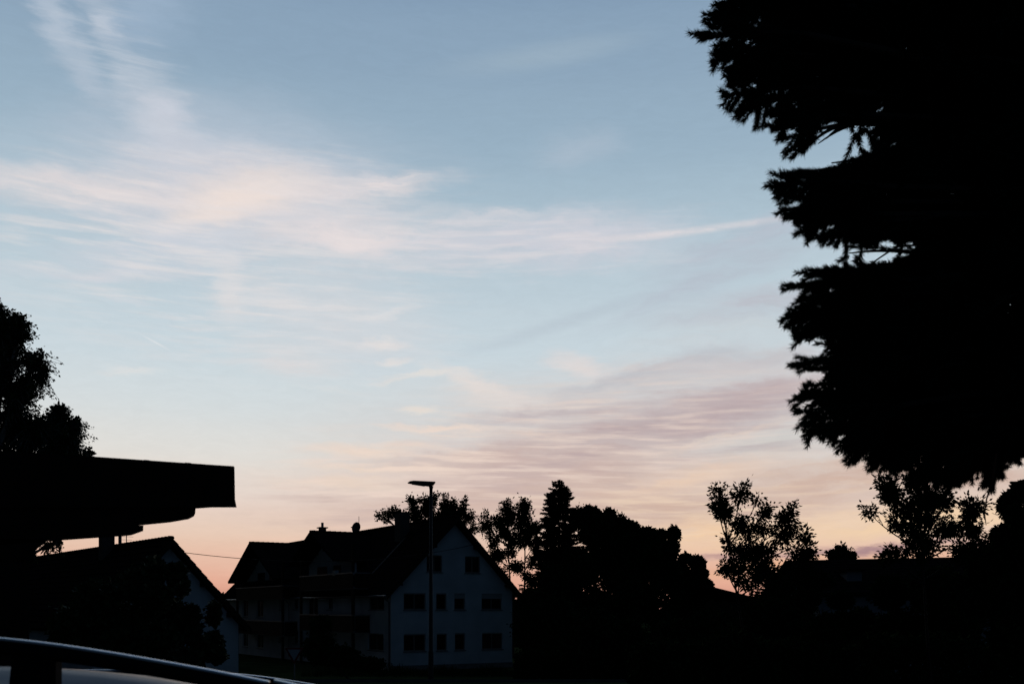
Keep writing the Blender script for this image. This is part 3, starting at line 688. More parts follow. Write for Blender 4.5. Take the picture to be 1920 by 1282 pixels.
def wall_with_holes(mb, axis, a0, a1, z0, z1, plane, th, holes, top=None):
    """rectangular wall cut into cells round its openings (reveals come from the thickness)"""
    as_ = sorted({a0, a1, *[h[0] for h in holes], *[h[1] for h in holes]}); zs = sorted({z0, z1, *[h[2] for h in holes], *[h[3] for h in holes]})
    for i in range(len(as_)-1):
        for j in range(len(zs)-1):
            ca, cz = (as_[i]+as_[i+1])/2, (zs[j]+zs[j+1])/2
            if any(h[0] < ca < h[1] and h[2] < cz < h[3] for h in holes): continue
            if axis == 'x': mb.box((as_[i], plane, zs[j]), (as_[i+1], plane+th, zs[j+1]))
            else: mb.box((plane, as_[i], zs[j]), (plane+th, as_[i+1], zs[j+1]))
def gable_cells(mb, W, z0, zr, y, th, holes, zc):
    """triangle from z0 up to apex zr (x 0..W) with rectangular holes below zc"""
    def wd(z): f = (z-z0)/(zr-z0); return W/2*f, W-W/2*f
    zs = sorted({z0, zc, *[h[2] for h in holes], *[h[3] for h in holes]})
    for j in range(len(zs)-1):
        b, t = zs[j], zs[j+1]; hs = sorted([h for h in holes if h[2] < (b+t)/2 < h[3]])
        l0, r0 = wd(b); l1, r1 = wd(t); segs = []; cur = (l0, l1)
        for h in hs: segs.append((cur, (h[0], h[0]))); cur = (h[1], h[1])
        segs.append((cur, (r0, r1)))
        for (p, q) in segs: mb.prism([(p[0], y, b), (q[0], y, b), (q[1], y, t), (p[1], y, t)], (0, th, 0))
    l, r_ = wd(zc); mb.prism([(l, y, zc), (r_, y, zc), (W/2, y, zr)], (0, th, 0))

BZ = gz(65)
H1 = House('large_house', 'large white house with a steep tiled roof and pale gable behind the street lamp', 733, 65, 31.8, BZ)
e, v = H1.ray(960.5, HY); W = e.x + v.x*(-e.y/v.y)
_, EZ = H1.on_y(733, 1107, 0)
RY_ = -.55                                                     # verge overhang of the roof
_, RZT = H1.on_y(851, 967, RY_)                                # top of the ridge
LEN = 38.0; OV = .55
pitch = (RZT-.42-EZ)/(W/2)
def zslope(x): return RZT - abs(x-W/2)*((RZT-.30-EZ)/(W/2))
wins = [((757,1111),(798,1143),0),((818,1112),(837,1142),0),((852,1112),(872,1142),.33),((903,1112),(941,1142),.35),
        ((757,1189),(798,1220),.0),((819,1188),(838,1219),0),((853,1186),(872,1217),0),((904,1185),(942,1215),0)]
holes = []
for (p, q, s) in wins:
    a0, z1 = H1.on_y(*p, 0); a1, z0 = H1.on_y(*q, 0); holes.append((a0, a1, z0, z1, s))
rows_z = []
for grp in (holes[:4], holes[4:]):
    z0 = sum(h[2] for h in grp)/4; z1 = sum(h[3] for h in grp)/4; rows_z.append((z0, z1))
holes = [(h[0], h[1], *rows_z[0 if i < 4 else 1], h[4]) for i, h in enumerate(holes)]
att = []
for (p, q) in (((800,1040),(829,1072)),((872,1042),(900,1074))):
    a0, z1 = H1.on_y(*p, 0); a1, z0 = H1.on_y(*q, 0); att.append((a0, a1, z0, z1, 0))
za = sum(h[2] for h in att)/2, sum(h[3] for h in att)/2; att = [(h[0], h[1], *za, 0) for h in att]
wm = MB(); TH = .3
wall_with_holes(wm, 'x', 0, W, -.4, EZ, 0, TH, holes)
gable_cells(wm, W, EZ, RZT-.42, 0, TH, att, za[1]+.2)
# side wall facing left, with windows
side = []
for (p, q) in (((692,1113),(720,1144)),((690,1190),(719,1222))):
    y0, z1 = H1.on_x(*p, 0); y1, z0 = H1.on_x(*q, 0); side.append((min(y0, y1), max(y0, y1), z0, z1, 0))
side = [(s[0], s[1], *rows_z[i], 0) for i, s in enumerate(side)]
for (y0, y1) in ((10.2,11.3),(13.2,15.4),(17.6,18.7),(21.2,22.2),(26.5,28.4),(31.,32.6)):
    for z in rows_z: side.append((y0, y1, z[0]-(.7 if y1-y0 > 1.5 else 0), z[1], 0))
wall_with_holes(wm, 'y', TH, LEN-TH, -.4, EZ, 0, TH, side)
wall_with_holes(wm, 'y', TH, LEN-TH, -.4, EZ, W-TH, TH, [])
wall_with_holes(wm, 'x', 0, W, -.4, EZ, LEN-TH, TH, []); gable_cells(wm, W, EZ, RZT-.42, LEN-TH, TH, [], EZ+1)
wm.build('wall', MT['stucco'], H1.root)
pl = MB(); pl.box((-.04, -.04, -.42), (W+.04, -.002, .32)); pl.build('plinth', MT['concrete'], H1.root)
for i, h in enumerate(holes+att): add_window(H1, 'x', h[0], h[1], h[2], h[3], 0, shut=h[4] or (.07 if i < 8 else 0))
for h in side: add_window(H1, 'y', h[0], h[1], h[2], h[3], 0, fm='whiteframe' if h[0] > 9 else 'frame')
fl = MB(); fl.box((TH, TH, EZ-.35), (W-TH, LEN-TH, EZ-.1)); fl.box((TH, TH, (rows_z[0][0]+rows_z[1][1])/2-.1), (W-TH, LEN-TH, (rows_z[0][0]+rows_z[1][1])/2+.1))
fl.build('floor_slab', MT['concrete'], H1.root)
rf = MB(); ex0, ex1 = -OV, W+OV
slab(rf, (W/2, RY_, RZT), (W/2, LEN+.5, RZT), (ex0, LEN+.5, zslope(ex0)), (ex0, RY_, zslope(ex0)), .2)
slab(rf, (W/2, RY_, RZT), (W/2, LEN+.5, RZT), (ex1, LEN+.5, zslope(ex1)), (ex1, RY_, zslope(ex1)), .2)
for x in (ex0, ex1): tile_rows(rf, (W/2, RY_, RZT), (W/2, LEN+.5, RZT), (x, LEN+.5, zslope(x)), (x, RY_, zslope(x)), 20)
ridge_caps(rf, (W/2, RY_, RZT+.02), (W/2, LEN+.5, RZT+.02))
roof1 = rf.build('roof', MT['tiles'], H1.root)
bb = MB()
for x in (ex0, ex1):
    s = 1 if x > W/2 else -1
    bb.prism([(W/2, RY_-.03, RZT-.02), (x, RY_-.03, zslope(x)-.02), (x, RY_-.03, zslope(x)-.34), (W/2, RY_-.03, RZT-.36)], (0, .027, 0))
bb.build('barge_board', MT['wood'], H1.root)
for x in (.55, W-.55, W/2-1.6, W/2+1.6):
    pb = MB(); zz = zslope(x)-.42; pb.box((x-.08, -.5, zz-.1), (x+.08, 0, zz+.08)); pb.build('purlin_end', MT['wood'], H1.root)
gt = MB(); gt.tube([(ex0-.06, RY_, zslope(ex0)-.1), (ex0-.06, LEN+.4, zslope(ex0)-.1)], .075, 8); gt.build('gutter', MT['metal'], H1.root)
dp = MB(); dp.tube([(ex0-.03, .3, EZ-.3), (-.08, .12, EZ-.75), (-.08, .1, .1)], .05, 8); dp.build('downpipe', MT['metal'], H1.root)
dp = MB(); dp.tube([(ex0-.03, 19.6, EZ-.3), (-.08, 19.6, EZ-.75), (-.08, 19.6, .1)], .05, 8); dp.build('downpipe', MT['zinc'], H1.root)
# cross gables over the balconies
def cross(T, half, zr, xf, zb, pd):
    ze = zr-half*pd
    m = MB()
    for sg in (-1, 1):
        a, b = (xf-.45, T, zr), (W/2-.3, T, zr); c, dd = (W/2-.3, T+sg*(half+.3), ze-.3*pd), (xf-.45, T+sg*(half+.3), ze-.3*pd)
        slab(m, a, b, c, dd, .18); tile_rows(m, a, b, c, dd, 12)
    ridge_caps(m, (xf-.45, T, zr+.02), (W/2-.3, T, zr+.02))
    m.build('cross_roof', MT['tiles'], H1.root)
    g = MB(); g.prism([(xf+1.2, T-half, EZ-.4), (xf+1.2, T+half, EZ-.4), (xf+1.2, T+half, ze-.25), (xf+1.2, T, zr-.3), (xf+1.2, T-half, ze-.25)], (.25, 0, 0))
    g.build('dormer_wall', MT['stucco2'], H1.root)
    for (u, v_) in ((-2.2, -.8), (.6, 2.6)):
        w = MB(); w.box((xf+1.14, T+u, EZ+.1), (xf+1.197, T+v_, EZ+2.1)); w.build('balcony_door', MT['glass'], H1.root)
    for sg in (-1, 1):
        rr = MB(); rr.box((xf-.35, T+sg*half*.55-.07, zr-half*.55*pd-.42), (xf+1.2, T+sg*half*.55+.07, zr-half*.55*pd-.22)); rr.build('rafter', MT['wood'], H1.root)
cross(13.1, 4.6, H1.on_x(590, 997, -.25)[1], -.25, 0, .47)
cross(H1.on_x(467, 1019, -.6)[0], 6.4, H1.on_x(467, 1019, -.15)[1], -.15, 0, .50)
def balcony(pxa, pxb, top_row, hgt, xl=-1.25, floor=True):
    ya, zt = H1.on_x(pxb, top_row, xl); yb, zt2 = H1.on_x(pxa, top_row, xl); zt = (zt+zt2)/2 if abs(zt-zt2) < .8 else zt
    b = MB(); b.box((xl, ya, zt-hgt), (-.003, yb, zt-hgt+.16)); ob = b.build('balcony', MT['concrete'], H1.root)
    r_ = MB(); r_.box((xl-.05, ya-.05, zt-.04), (xl+.05, yb+.05, zt+.03)); r_.box((xl-.05, ya-.05, zt-.04), (-.003, ya+.04, zt+.02)); r_.box((xl-.05, yb-.04, zt-.04), (-.003, yb+.05, zt+.02)); r_.build('handrail', MT['zinc'], ob)
    p = MB(); n = int((yb-ya)/.16)
    for i in range(n): p.box((xl-.02, ya+i*.16, zt-hgt+.05), (xl+.01, ya+i*.16+.15, zt-.05))
    for i in range(7): p.box((xl+.15+i*.15, ya-.02, zt-hgt+.05), (xl+.15+i*.15+.14, ya+.01, zt-.05)); p.box((xl+.15+i*.15, yb-.01, zt-hgt+.05), (xl+.15+i*.15+.14, yb+.02, zt-.05))
    p.build('railing_boards', MT['wood'], ob)
    return ya, yb, zt
b1 = balcony(562, 662, 1077, 1.1); balcony(562, 662, 1152, 1.2)
b2 = balcony(443, 530, 1100, 1.1); balcony(443, 530, 1163, 1.2)
for (ya, yb, zt) in (b1, b2):
    for yy in (ya+.15, yb-.15):
        p = MB(); p.box((-1.28, yy-.09, 0-.3), (-1.10, yy+.09, zt-1.11)); p.box((-1.27, yy-.08, zt+.035), (-1.11, yy+.08, zt+2.0 if yy < yb-1 else zt+1.15)); p.build('balcony_post', MT['wood'], H1.root)
bxx = MB(); yy, zz = H1.on_x(628, 1072, -1.2); bxx.box((-1.3, yy-.22, zz-.24), (-1.0, yy+.22, zz+.12)); 
tag(bxx.build('flower_box', MT['shutter'], H1.root), label='pale box on the upper balcony rail')
def chimney(H, xl, yl, w, dpt, ztop, zbot, cap=True, m='brick', pot=False):
    c = MB(); c.box((xl-w/2, yl-dpt/2, zbot), (xl+w/2, yl+dpt/2, ztop)); o = c.build('chimney', MT[m], H.root)
    if cap:
        k = MB(); k.box((xl-w/2-.13, yl-dpt/2-.13, ztop+.003), (xl+w/2+.13, yl+dpt/2+.13, ztop+.09)); k.build('chimney_cap', MT['concrete'], o)
    if pot:
        k = MB(); k.tube([(xl, yl, ztop+.09), (xl, yl, ztop+.5)], [.12, .12], 8); k.build('chimney_pot', MT['zinc'], o)
def on_z(H, x, y, xl):                                       # local y and z on the plane x = xl
    return H.on_x(x, y, xl)
xq = W/2-1.0; yq, zq = on_z(H1, 754, 962, xq); chimney(H1, xq, yq, .75, .95, zq, zslope(xq)-.6, cap=False)
xq = W/2-.3; yq, zq = on_z(H1, 604.5, 990, xq); chimney(H1, xq, yq, .5, .55, zq, RZT-1.2, pot=True, m='brick')
fs = MB()
ya_, za_ = on_z(H1, 722, 1030, 1.9)
for k in range(1):
    u = W/2-1.15; l = .9
    fs.prism([(u, ya_-.12, zslope(u)+.035), (u, ya_+.12, zslope(u)+.035), (l, ya_+.12, zslope(l)+.035), (l, ya_-.12, zslope(l)+.035)], (0, 0, .05))
fs.build('roof_ladder', MT['brick'], H1.root)
# satellite dish on the ridge
p_ = H1.o + H1.r*H1.on_x(668, 1000, W/2)[0] + H1.g*(W/2); p_.z = H1.o.z+RZT
ds = empty('satellite_dish', p_, label='small satellite dish with an aerial rod on the ridge of the large house', cat='satellite dish')
m = MB(); m.tube([(0,0,-.1), (0,0,.75)], .03, 6); m.tube([(.22,0,0), (.22,0,1.35)], .022, 5); m.build('mast', MT['metal'], ds)
m = MB(); ring = []; cdir = Vector((-.55, -.8, .22)).normalized(); uu = cdir.orthogonal().normalized(); ww = cdir.cross(uu)
cc = Vector((0, 0, .42)); vs = [cc-cdir*.1]; K = 20
for rr_, off in ((.25, -.06), (.46, .03)):
    for j in range(K): a = 2*math.pi*j/K; vs.append(cc+uu*rr_*math.cos(a)+ww*rr_*1.08*math.sin(a)+cdir*off)
fs_ = [(0, 1+j, 1+(j+1) % K) for j in range(K)] + [(1+j, 1+K+j, 1+K+(j+1) % K, 1+(j+1) % K) for j in range(K)]
m.add(vs, fs_); m.add([v-cdir*.02 for v in vs], [f[::-1] for f in fs_]); m.build('dish', MT['metal'], ds, smooth=True)
m = MB(); m.tube([cc-ww*.42*(1 if ww.z > 0 else -1), cc+cdir*.55+Vector((0,0,-.12))], .016, 5); m.tube([cc+cdir*.5+Vector((0,0,-.11)), cc+cdir*.62+Vector((0,0,-.13))], .045, 8); m.build('receiver_arm', MT['metal'], ds)

# ------------------------------------------------------------------ smaller house on the left
H2 = House('small_house', 'smaller pale house with a dark tiled roof, left of the large house', 175, 42.6, 39.4, gz(44)-.1)
e, v = H2.ray(447, HY); W2 = e.x + v.x*(-e.y/v.y)
e1, z1_ = H2.on_y(446, 1170, 0); _, RZ2 = H2.on_y(309, 1008, -.4); L2 = 27
sl2 = (RZ2-.3-z1_)/(W2/2)
def zs2(x): return RZ2-abs(x-W2/2)*sl2
wm = MB(); wh = []
a0, zt = H2.on_y(372, 1190, 0); a1, zb = H2.on_y(420, 1236, 0)
wh = [(a0, a1, zb, zt)]
wall_with_holes(wm, 'x', 0, W2, -.4, z1_, 0, .3, [h for h in wh if h[3] < z1_]); gable_cells(wm, W2, z1_, RZ2-.40, 0, .3, [], z1_+.5)
wall_with_holes(wm, 'y', .3, L2, -.4, z1_, 0, .3, []); wall_with_holes(wm, 'y', .3, L2, -.4, z1_, W2-.3, .3, []); wall_with_holes(wm, 'x', .3, W2-.3, -.4, z1_, L2-.3, .3, [])
wm.build('wall', MT['stucco'], H2.root)
for h in wh: add_window(H2, 'x', h[0], h[1], h[2], h[3], 0, shut=.9)
rf = MB()
for x in (-.45, W2+.45):
    slab(rf, (W2/2, -.4, RZ2), (W2/2, L2+.4, RZ2), (x, L2+.4, zs2(x)), (x, -.4, zs2(x)), .2); tile_rows(rf, (W2/2, -.4, RZ2), (W2/2, L2+.4, RZ2), (x, L2+.4, zs2(x)), (x, -.4, zs2(x)), 14, .035)
ridge_caps(rf, (W2/2, -.4, RZ2+.02), (W2/2, L2+.4, RZ2+.02))
rf.build('roof', MT['tiles'], H2.root)
bb = MB()
for x in (-.45, W2+.45):
    bb.prism([(W2/2, -.43, RZ2-.02), (x, -.43, zs2(x)-.02), (x, -.43, zs2(x)-.3), (W2/2, -.43, RZ2-.32)], (0, .027, 0))
bb.build('barge_board', MT['wood'], H2.root)
for x in (W2-.5, W2/2+1.5): q = MB(); q.box((x-.09, -.36, zs2(x)-.5), (x+.09, 0, zs2(x)-.28)); q.build('purlin_end', MT['wood'], H2.root)
# raised dormer slab on the right slope, behind the verge
dx0 = W2*.5+1.55; dm = MB(); dx1 = W2+.5
slab(dm, (dx0, 1.2, zs2(dx0)+.42), (dx0, 6.5, zs2(dx0)+.42), (dx1, 6.5, zs2(dx1)+.32), (dx1, 1.2, zs2(dx1)+.32), .55)
dm.build('dormer', MT['tiles'], H2.root)
def put2(pxl, row_top, w, dpt, bot, m='brick', cap=False, pot=False, xl=None):
    xl = W2/2-.35 if xl is None else xl; yl, zt = H2.on_x(pxl, row_top, xl); chimney(H2, xl, yl, w, dpt, zt, bot, cap=cap, m=m, pot=pot)
put2(200, 1000, .6, .62, RZ2-.9)
yl, zt = H2.on_x(225, 1000, W2/2); q = MB(); q.tube([(W2/2, yl, RZ2-.3), (W2/2, yl, zt)], .085, 8); q.build('flue_pipe', MT['metal'], H2.root)
yl, zt = H2.on_x(237, 1001, W2/2); q = MB(); q.tube([(W2/2, yl, RZ2-.2), (W2/2, yl, zt)], .022, 5)
for k, s in enumerate((.34, .26, .2)): q.tube([(W2/2-s, yl, zt-.12-k*.16), (W2/2+s, yl, zt-.12-k*.16)], .01, 4)
q.build('aerial', MT['metal'], H2.root)
MASTP = H2.o + H2.g*(W2/2) + H2.r*yl; MASTP.z = at(237, 1019, MASTP.y).z

# overhead cable between the two houses
cb_ = H1.on_y(886, 1021, -.25); E = H1.o + H1.g*cb_[0] + H1.r*(-.25); E.z = H1.o.z+cb_[1]
A = MASTP; wr = MB(); pts = []
for i in range(33):
    t = i/32; p = A.lerp(E, t)
    p.z -= 1.0*4*t*(1-t)
    pts.append(p)
wr.tube(pts, .017, 5); tag(wr.build('overhead_cable', MT['trim']), label='thin black cable strung from the small house to the big gable', cat='cable')

# ------------------------------------------------------------------ low house on the right
H3 = House('low_house', 'low dark-roofed house half hidden by bushes on the right', 1535, 50, 4, gz(50)-.2)
w3 = 10.0; dp3 = 8.0
_, rz3 = H3.on_y(1600, 1051, 4.0); _, ez3 = H3.on_y(1600, 1112, -.4)
wm = MB(); hl = [(1.2,2.4,1.0,2.2),(4.2,5.6,1.0,2.2),(8.,9.4,1.0,2.2)]
wall_with_holes(wm, 'x', 0, w3, -.4, ez3-.05, 0, .3, hl); wall_with_holes(wm, 'x', 0, w3, -.4, ez3-.05, dp3-.3, .3, [])
for x in (0, w3-.3): wm.prism([(x, .3, -.4), (x, dp3-.3, -.4), (x, dp3-.3, ez3-.05), (x, dp3/2, rz3-.35), (x, .3, ez3-.05)], (.3, 0, 0))
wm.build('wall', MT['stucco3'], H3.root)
for h in hl: add_window(H3, 'x', *h, 0, fm='whiteframe')
rf = MB()
for y in (-.4, dp3+.4):
    slab(rf, (-.3, dp3/2, rz3), (w3+.3, dp3/2, rz3+.25), (w3+.3, y, ez3+.25), (-.3, y, ez3), .2); tile_rows(rf, (-.3, dp3/2, rz3), (w3+.3, dp3/2, rz3+.25), (w3+.3, y, ez3+.25), (-.3, y, ez3), 12)
rf.build('roof', MT['tiles'], H3.root)
dw = MB(); x0, zt = H3.on_y(1588, 1070, 1.0); x1, zb = H3.on_y(1616, 1096, 1.0)
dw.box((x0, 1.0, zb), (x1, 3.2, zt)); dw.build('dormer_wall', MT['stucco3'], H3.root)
dr = MB(); dr.box((x0-.15, .8, zt+.003), (x1+.15, 3.6, zt+.12)); dr.build('dormer_roof', MT['tiles'], H3.root)
# dark garage roof closing the gap right of the trees
gr = House('garden_shed', 'dark shed roof between the tree mass and the lone young tree', 1325, 54, 10, gz(54)-.2)
gr.root['category'] = 'shed'
_, sz0 = gr.on_y(1335, 1096, 0); m = MB(); m.box((0, 0, -.3), (4.6, 3, sz0-.9)); m.build('wall', MT['wood'], gr.root)
m = MB(); m.prism([(-.2, -.2, sz0), (5.2, -.2, sz0-1.25), (5.2, -.2, sz0-1.4), (-.2, -.2, sz0-.15)], (0, 3.4, 0)); m.build('roof', MT['tiles'], gr.root)

# ------------------------------------------------------------------ overhanging roof (carport) on the left
CD = 6.0
cp0 = at(0, 1140, CD); CR = empty('carport', (cp0.x-.3, CD, gz(CD)-.02), label='black overhanging carport roof with stepped beam ends cutting in from the left edge', cat='carport')
def loc(x, y, d=CD): return at(x, y, d)-CR.location
away = Vector((math.sin(R(-60)), math.cos(R(-60)), 0))
m = MB(); m.prism([loc(-420,820), loc(438,873.5), loc(438,948), loc(-420,948)], away*2.6); m.build('roof', MT['timber'], CR)
m = MB(); m.prism([loc(-420,818)-Vector((0,.03,0)), loc(180,857)-Vector((0,.03,0)), loc(440,875)-Vector((0,.03,0)), loc(441,936)-Vector((0,.03,0)), loc(444,951)-Vector((0,.03,0)), loc(-420,951)-Vector((0,.03,0))], (0, .027, 0)); m.build('fascia', MT['timber'], CR)
for k in range(3):
    f = away*(k*.8)
    m = MB(); m.prism([loc(-420,950.5)+f, loc(367,950.5)+f, loc(366,963)+f, loc(363,968)+f, loc(353,973)+f, loc(318,979)+f, loc(268,984)+f, loc(-420,984)+f], away*.14); m.build('rafter', MT['timber'], CR)
m = MB(); m.prism([loc(-420,984.5), loc(269,984.5), loc(268.5,995), loc(246,1003), loc(230,1004.5), loc(78,1015), loc(-420,1050)], away*.3); m.build('beam', MT['timber'], CR)
m = MB(); m.prism([loc(-40,1010), loc(92,1010), loc(68,1030), loc(54,1050), loc(-40,1050)], away*.12); m.build('brace', MT['timber'], CR)
bl = gz(CD)-CR.location.z-.1
for (xa, xb) in ((-130, 53),):
    A_, B_ = loc(xa, 1140), loc(xb, 1140); top = loc(0, 1012).z
    m = MB(); m.prism([Vector((A_.x, 0.01, bl)), Vector((B_.x, 0.01, bl)), Vector((B_.x, 0.01, top)), Vector((A_.x, 0.01, top))], away*.45); m.build('wall_pier', MT['timber'], CR)
for (x, y, s) in ((200,859,.02),(268,862.5,.03),(346,868.2,.035),(120,853,.02),(300,865,.018)):
    q = loc(x, y)+Vector((0, .05, 0)); m = MB(); m.prism([(q.x-s, q.y, q.z-.01), (q.x+s, q.y, q.z-.01), (q.x+s*.6, q.y, q.z+s*.28), (q.x-s*.4, q.y, q.z+s*.35)], (0, .12, 0)); m.build('moss_tuft', MT['leaf'], CR)

# ------------------------------------------------------------------ street lamp
LD = 35.6; pt = at(808, 912, LD); lz = gz(LD)+.12
LP = empty('street_lamp', (pt.x, LD, lz), label='tall street lamp with a flat wedge-shaped head pointing left', cat='street lamp')
hz = pt.z-lz; m = MB(); m.tube([(0,0,0), (0,0,1.0), (0,0,1.02), (0,0,hz-.25)], [.095, .092, .078, .055], 14); m.build('pole', MT['pole'], LP, smooth=True)
m = MB(); m.box((.075, -.05, .45), (.094, .05, .85)); m.build('service_door', MT['metal'], LP)
def lp(x, y): return (at(x, y, LD)-LP.location)
sp_ = [(808.2-4.2,911.5),(808.2-2.8,921),(808.2+2.6,921),(808.2+3.9,909.5)]
m = MB(); 
for (x, y) in ((0,0),): m.tube([Vector((0,0,hz-.26)), lp(808.2,917), lp(808.3,911)], [.055, .06, .085], 12)
m.build('pole_collar', MT['pole'], LP, smooth=True)
prof = [(764.5,905.4),(769,902.2),(776,900.9),(800,902.2),(816.3,903),(815,905.5),(812,909.4),(803.5,911.6),(785,909)]
hd = MB(); P0 = [lp(x, y) for (x, y) in prof]; c = sum(P0, Vector())/len(P0)
rings = [(-.17, .55), (-.14, .9), (-.05, 1), (.05, 1), (.14, .9), (.17, .55)]; vs = []
for (dy, s) in rings: vs += [Vector((c.x+(p.x-c.x)*(.9+.1*s), dy, c.z+(p.z-c.z)*s)) for p in P0]
n = len(P0); fs_ = [(k*n+i, k*n+(i+1) % n, (k+1)*n+(i+1) % n, (k+1)*n+i) for k in range(len(rings)-1) for i in range(n)] + [tuple(range(n))[::-1], tuple((len(rings)-1)*n+i for i in range(n))]
hd.add(vs, fs_); ho = hd.build('lamp_head', MT['pole'], LP)
a, b = lp(772,906.9), lp(796,910.6); m = MB(); m.prism([a+Vector((0,-.11,.0)), b+Vector((0,-.11,.0)), b+Vector((0,.11,.0)), a+Vector((0,.11,.0))], (0, 0, -.012)); m.build('lens', MT['lamp'], ho)

# ------------------------------------------------------------------ give-way sign
SD = 45.6; sg = at(551.5, 1229, SD); SG = empty('road_sign', (sg.x, SD, gz(SD)-.02), R(-8), label='inverted triangular give-way sign with pale centre before the houses', cat='road sign')
zt = at(0, 1213.5, SD).z-SG.location.z; zb = at(0, 1244.5, SD).z-SG.location.z; hw = 18.6/FPX*SD
def tri(k, y0, y1):
    cz = zt-(zt-zb)/3; P = [(-hw*k, y0, cz+(zt-cz)*k), (0, y0, cz+(zb-cz)*k), (hw*k, y0, cz+(zt-cz)*k)]
    return P, (0, y1-y0, 0)
m = MB(); m.prism(*tri(1, 0, .012)); m.build('border', MT['signred'], SG)
m = MB(); m.prism(*tri(.68, -.005, -.001)); m.build('face', MT['signwhite'], SG)
m = MB(); m.tube([(0,.045,0), (0,.045,zt-.03)], .03, 8); m.build('post', MT['zinc'], SG)

# ------------------------------------------------------------------ parked car, only its roof rail and roof edge in view
CY = 2.0                                                        # camera side rail
CARO = Vector((-2.1, 2.69, (gz(1.85)+gz(3.6))/2))
CAR = empty('parked_car', CARO, label='dark blue estate car with a black roof rail, only its roof showing at lower left', cat='car')
CAR.rotation_euler = (-math.atan2(gz(1.85)-gz(3.6), 1.75), 0, 0)
bpy.context.view_layer.update()
IM = CAR.matrix_world.inverted()
def cl(p): return IM @ Vector(p)
row = [(-1500,1186),(-1100,1181),(-700,1178),(-350,1180),(-120,1185),(0,1193),(100,1204),(200,1219),(300,1236),(400,1254),(505,1275)]
line = [cl(at(x, y, CY)) for x, y in row]
# side profile in car coordinates (x along the car, z up)
ROFF = cl(at(0, 1193, CY)).z - cl(at(0, 1246, 2.17)).z
def roofz(x):                                                   # the roof follows the rail, a little below it
    xs = [p.x for p in line]; zs = [p.z-ROFF for p in line]
    return float(np.interp(x, xs, zs)) if x <= xs[-1] else zs[-1]-(x-xs[-1])*.42
xe = line[-1].x
sect = []
xs_ = list(np.linspace(-2.25, -2.0, 3)) + list(np.linspace(-1.85, xe+.05, 34)) + list(np.linspace(xe+.2, xe+.95, 5)) + list(np.linspace(xe+1.1, 2.45, 7))
def top_at(x):
    if x < -1.75: return .98 + (roofz(-1.75)-.98)*max(0, (x+2.2)/.45)**.7
    if x <= xe+.1: return roofz(x)
    w0 = roofz(xe+.1); k = (x-xe-.1)/.9
    if k < 1: return w0+(1.0-w0)*k
    return 1.0-.30*((x-xe-1.0)/max(.1, 2.45-xe-1.0))**2.2
def halfw(x, z, zt):
    f = 1-.10*max(0, abs(x)-1.6)**2
    if z <= .95: return .90*f*(1-.06*max(0, .45-z))
    return f*(.90-.20*((z-.95)/.62)**1.15)
body = MB(); ring_n = None
for x in xs_:
    zt_ = top_at(x); R_ = []
    zs_ = [.24, .45, .7, .92]
    pr = [(halfw(x, min(z, zt_-.05), zt_), min(z, zt_-.11)) for z in zs_]
    up = min(1, max(0, (zt_-1.05)/.4)); he = halfw(x, zt_-.07, zt_)
    pr += [(halfw(x, .92+(zt_-.07-.92)*.5, zt_), .92+(zt_-.07-.92)*.5) if zt_ > 1.05 else (he, zt_-.055), (he+.02, zt_-.105), (he+.01, zt_-.084), (he-.05, zt_-.070), (he-.10, zt_-.053), (he-.15, zt_-.033), (he-.19, zt_-.016), (he-.22, zt_-.006), (he-.25, zt_-.001), (he-.34, zt_+.002), (0, zt_+.004)]
    R_ = [(-a, z) for a, z in pr] + [(a, z) for a, z in pr[:-1]][::-1]
    ring_n = len(R_); body.v += [(x, a, z) for a, z in R_]
K = len(xs_)
body.f = [(i*ring_n+j, i*ring_n+(j+1) % ring_n, (i+1)*ring_n+(j+1) % ring_n, (i+1)*ring_n+j) for i in range(K-1) for j in range(ring_n)]
body.f += [tuple(range(ring_n))[::-1], tuple((K-1)*ring_n+j for j in range(ring_n))]
bo = body.build('body', MT['paint'], CAR, smooth=True)
def ribbon(m, pts):
    sec = [(.010,-.002),(.003,-.0002),(0,0),(-.004,-.0004),(-.008,-.0013),(-.011,-.0027),(-.0125,-.0040),(-.013,-.008),(.010,-.008)]
    k = len(sec); n = len(pts)
    m.add([Vector((p.x, p.y+a, p.z+b)) for p in pts for a, b in sec], [(i*k+j, i*k+(j+1) % k, (i+1)*k+(j+1) % k, (i+1)*k+j) for i in range(n-1) for j in range(k)] + [tuple(range(k)), tuple((n-1)*k+j for j in range(k))])
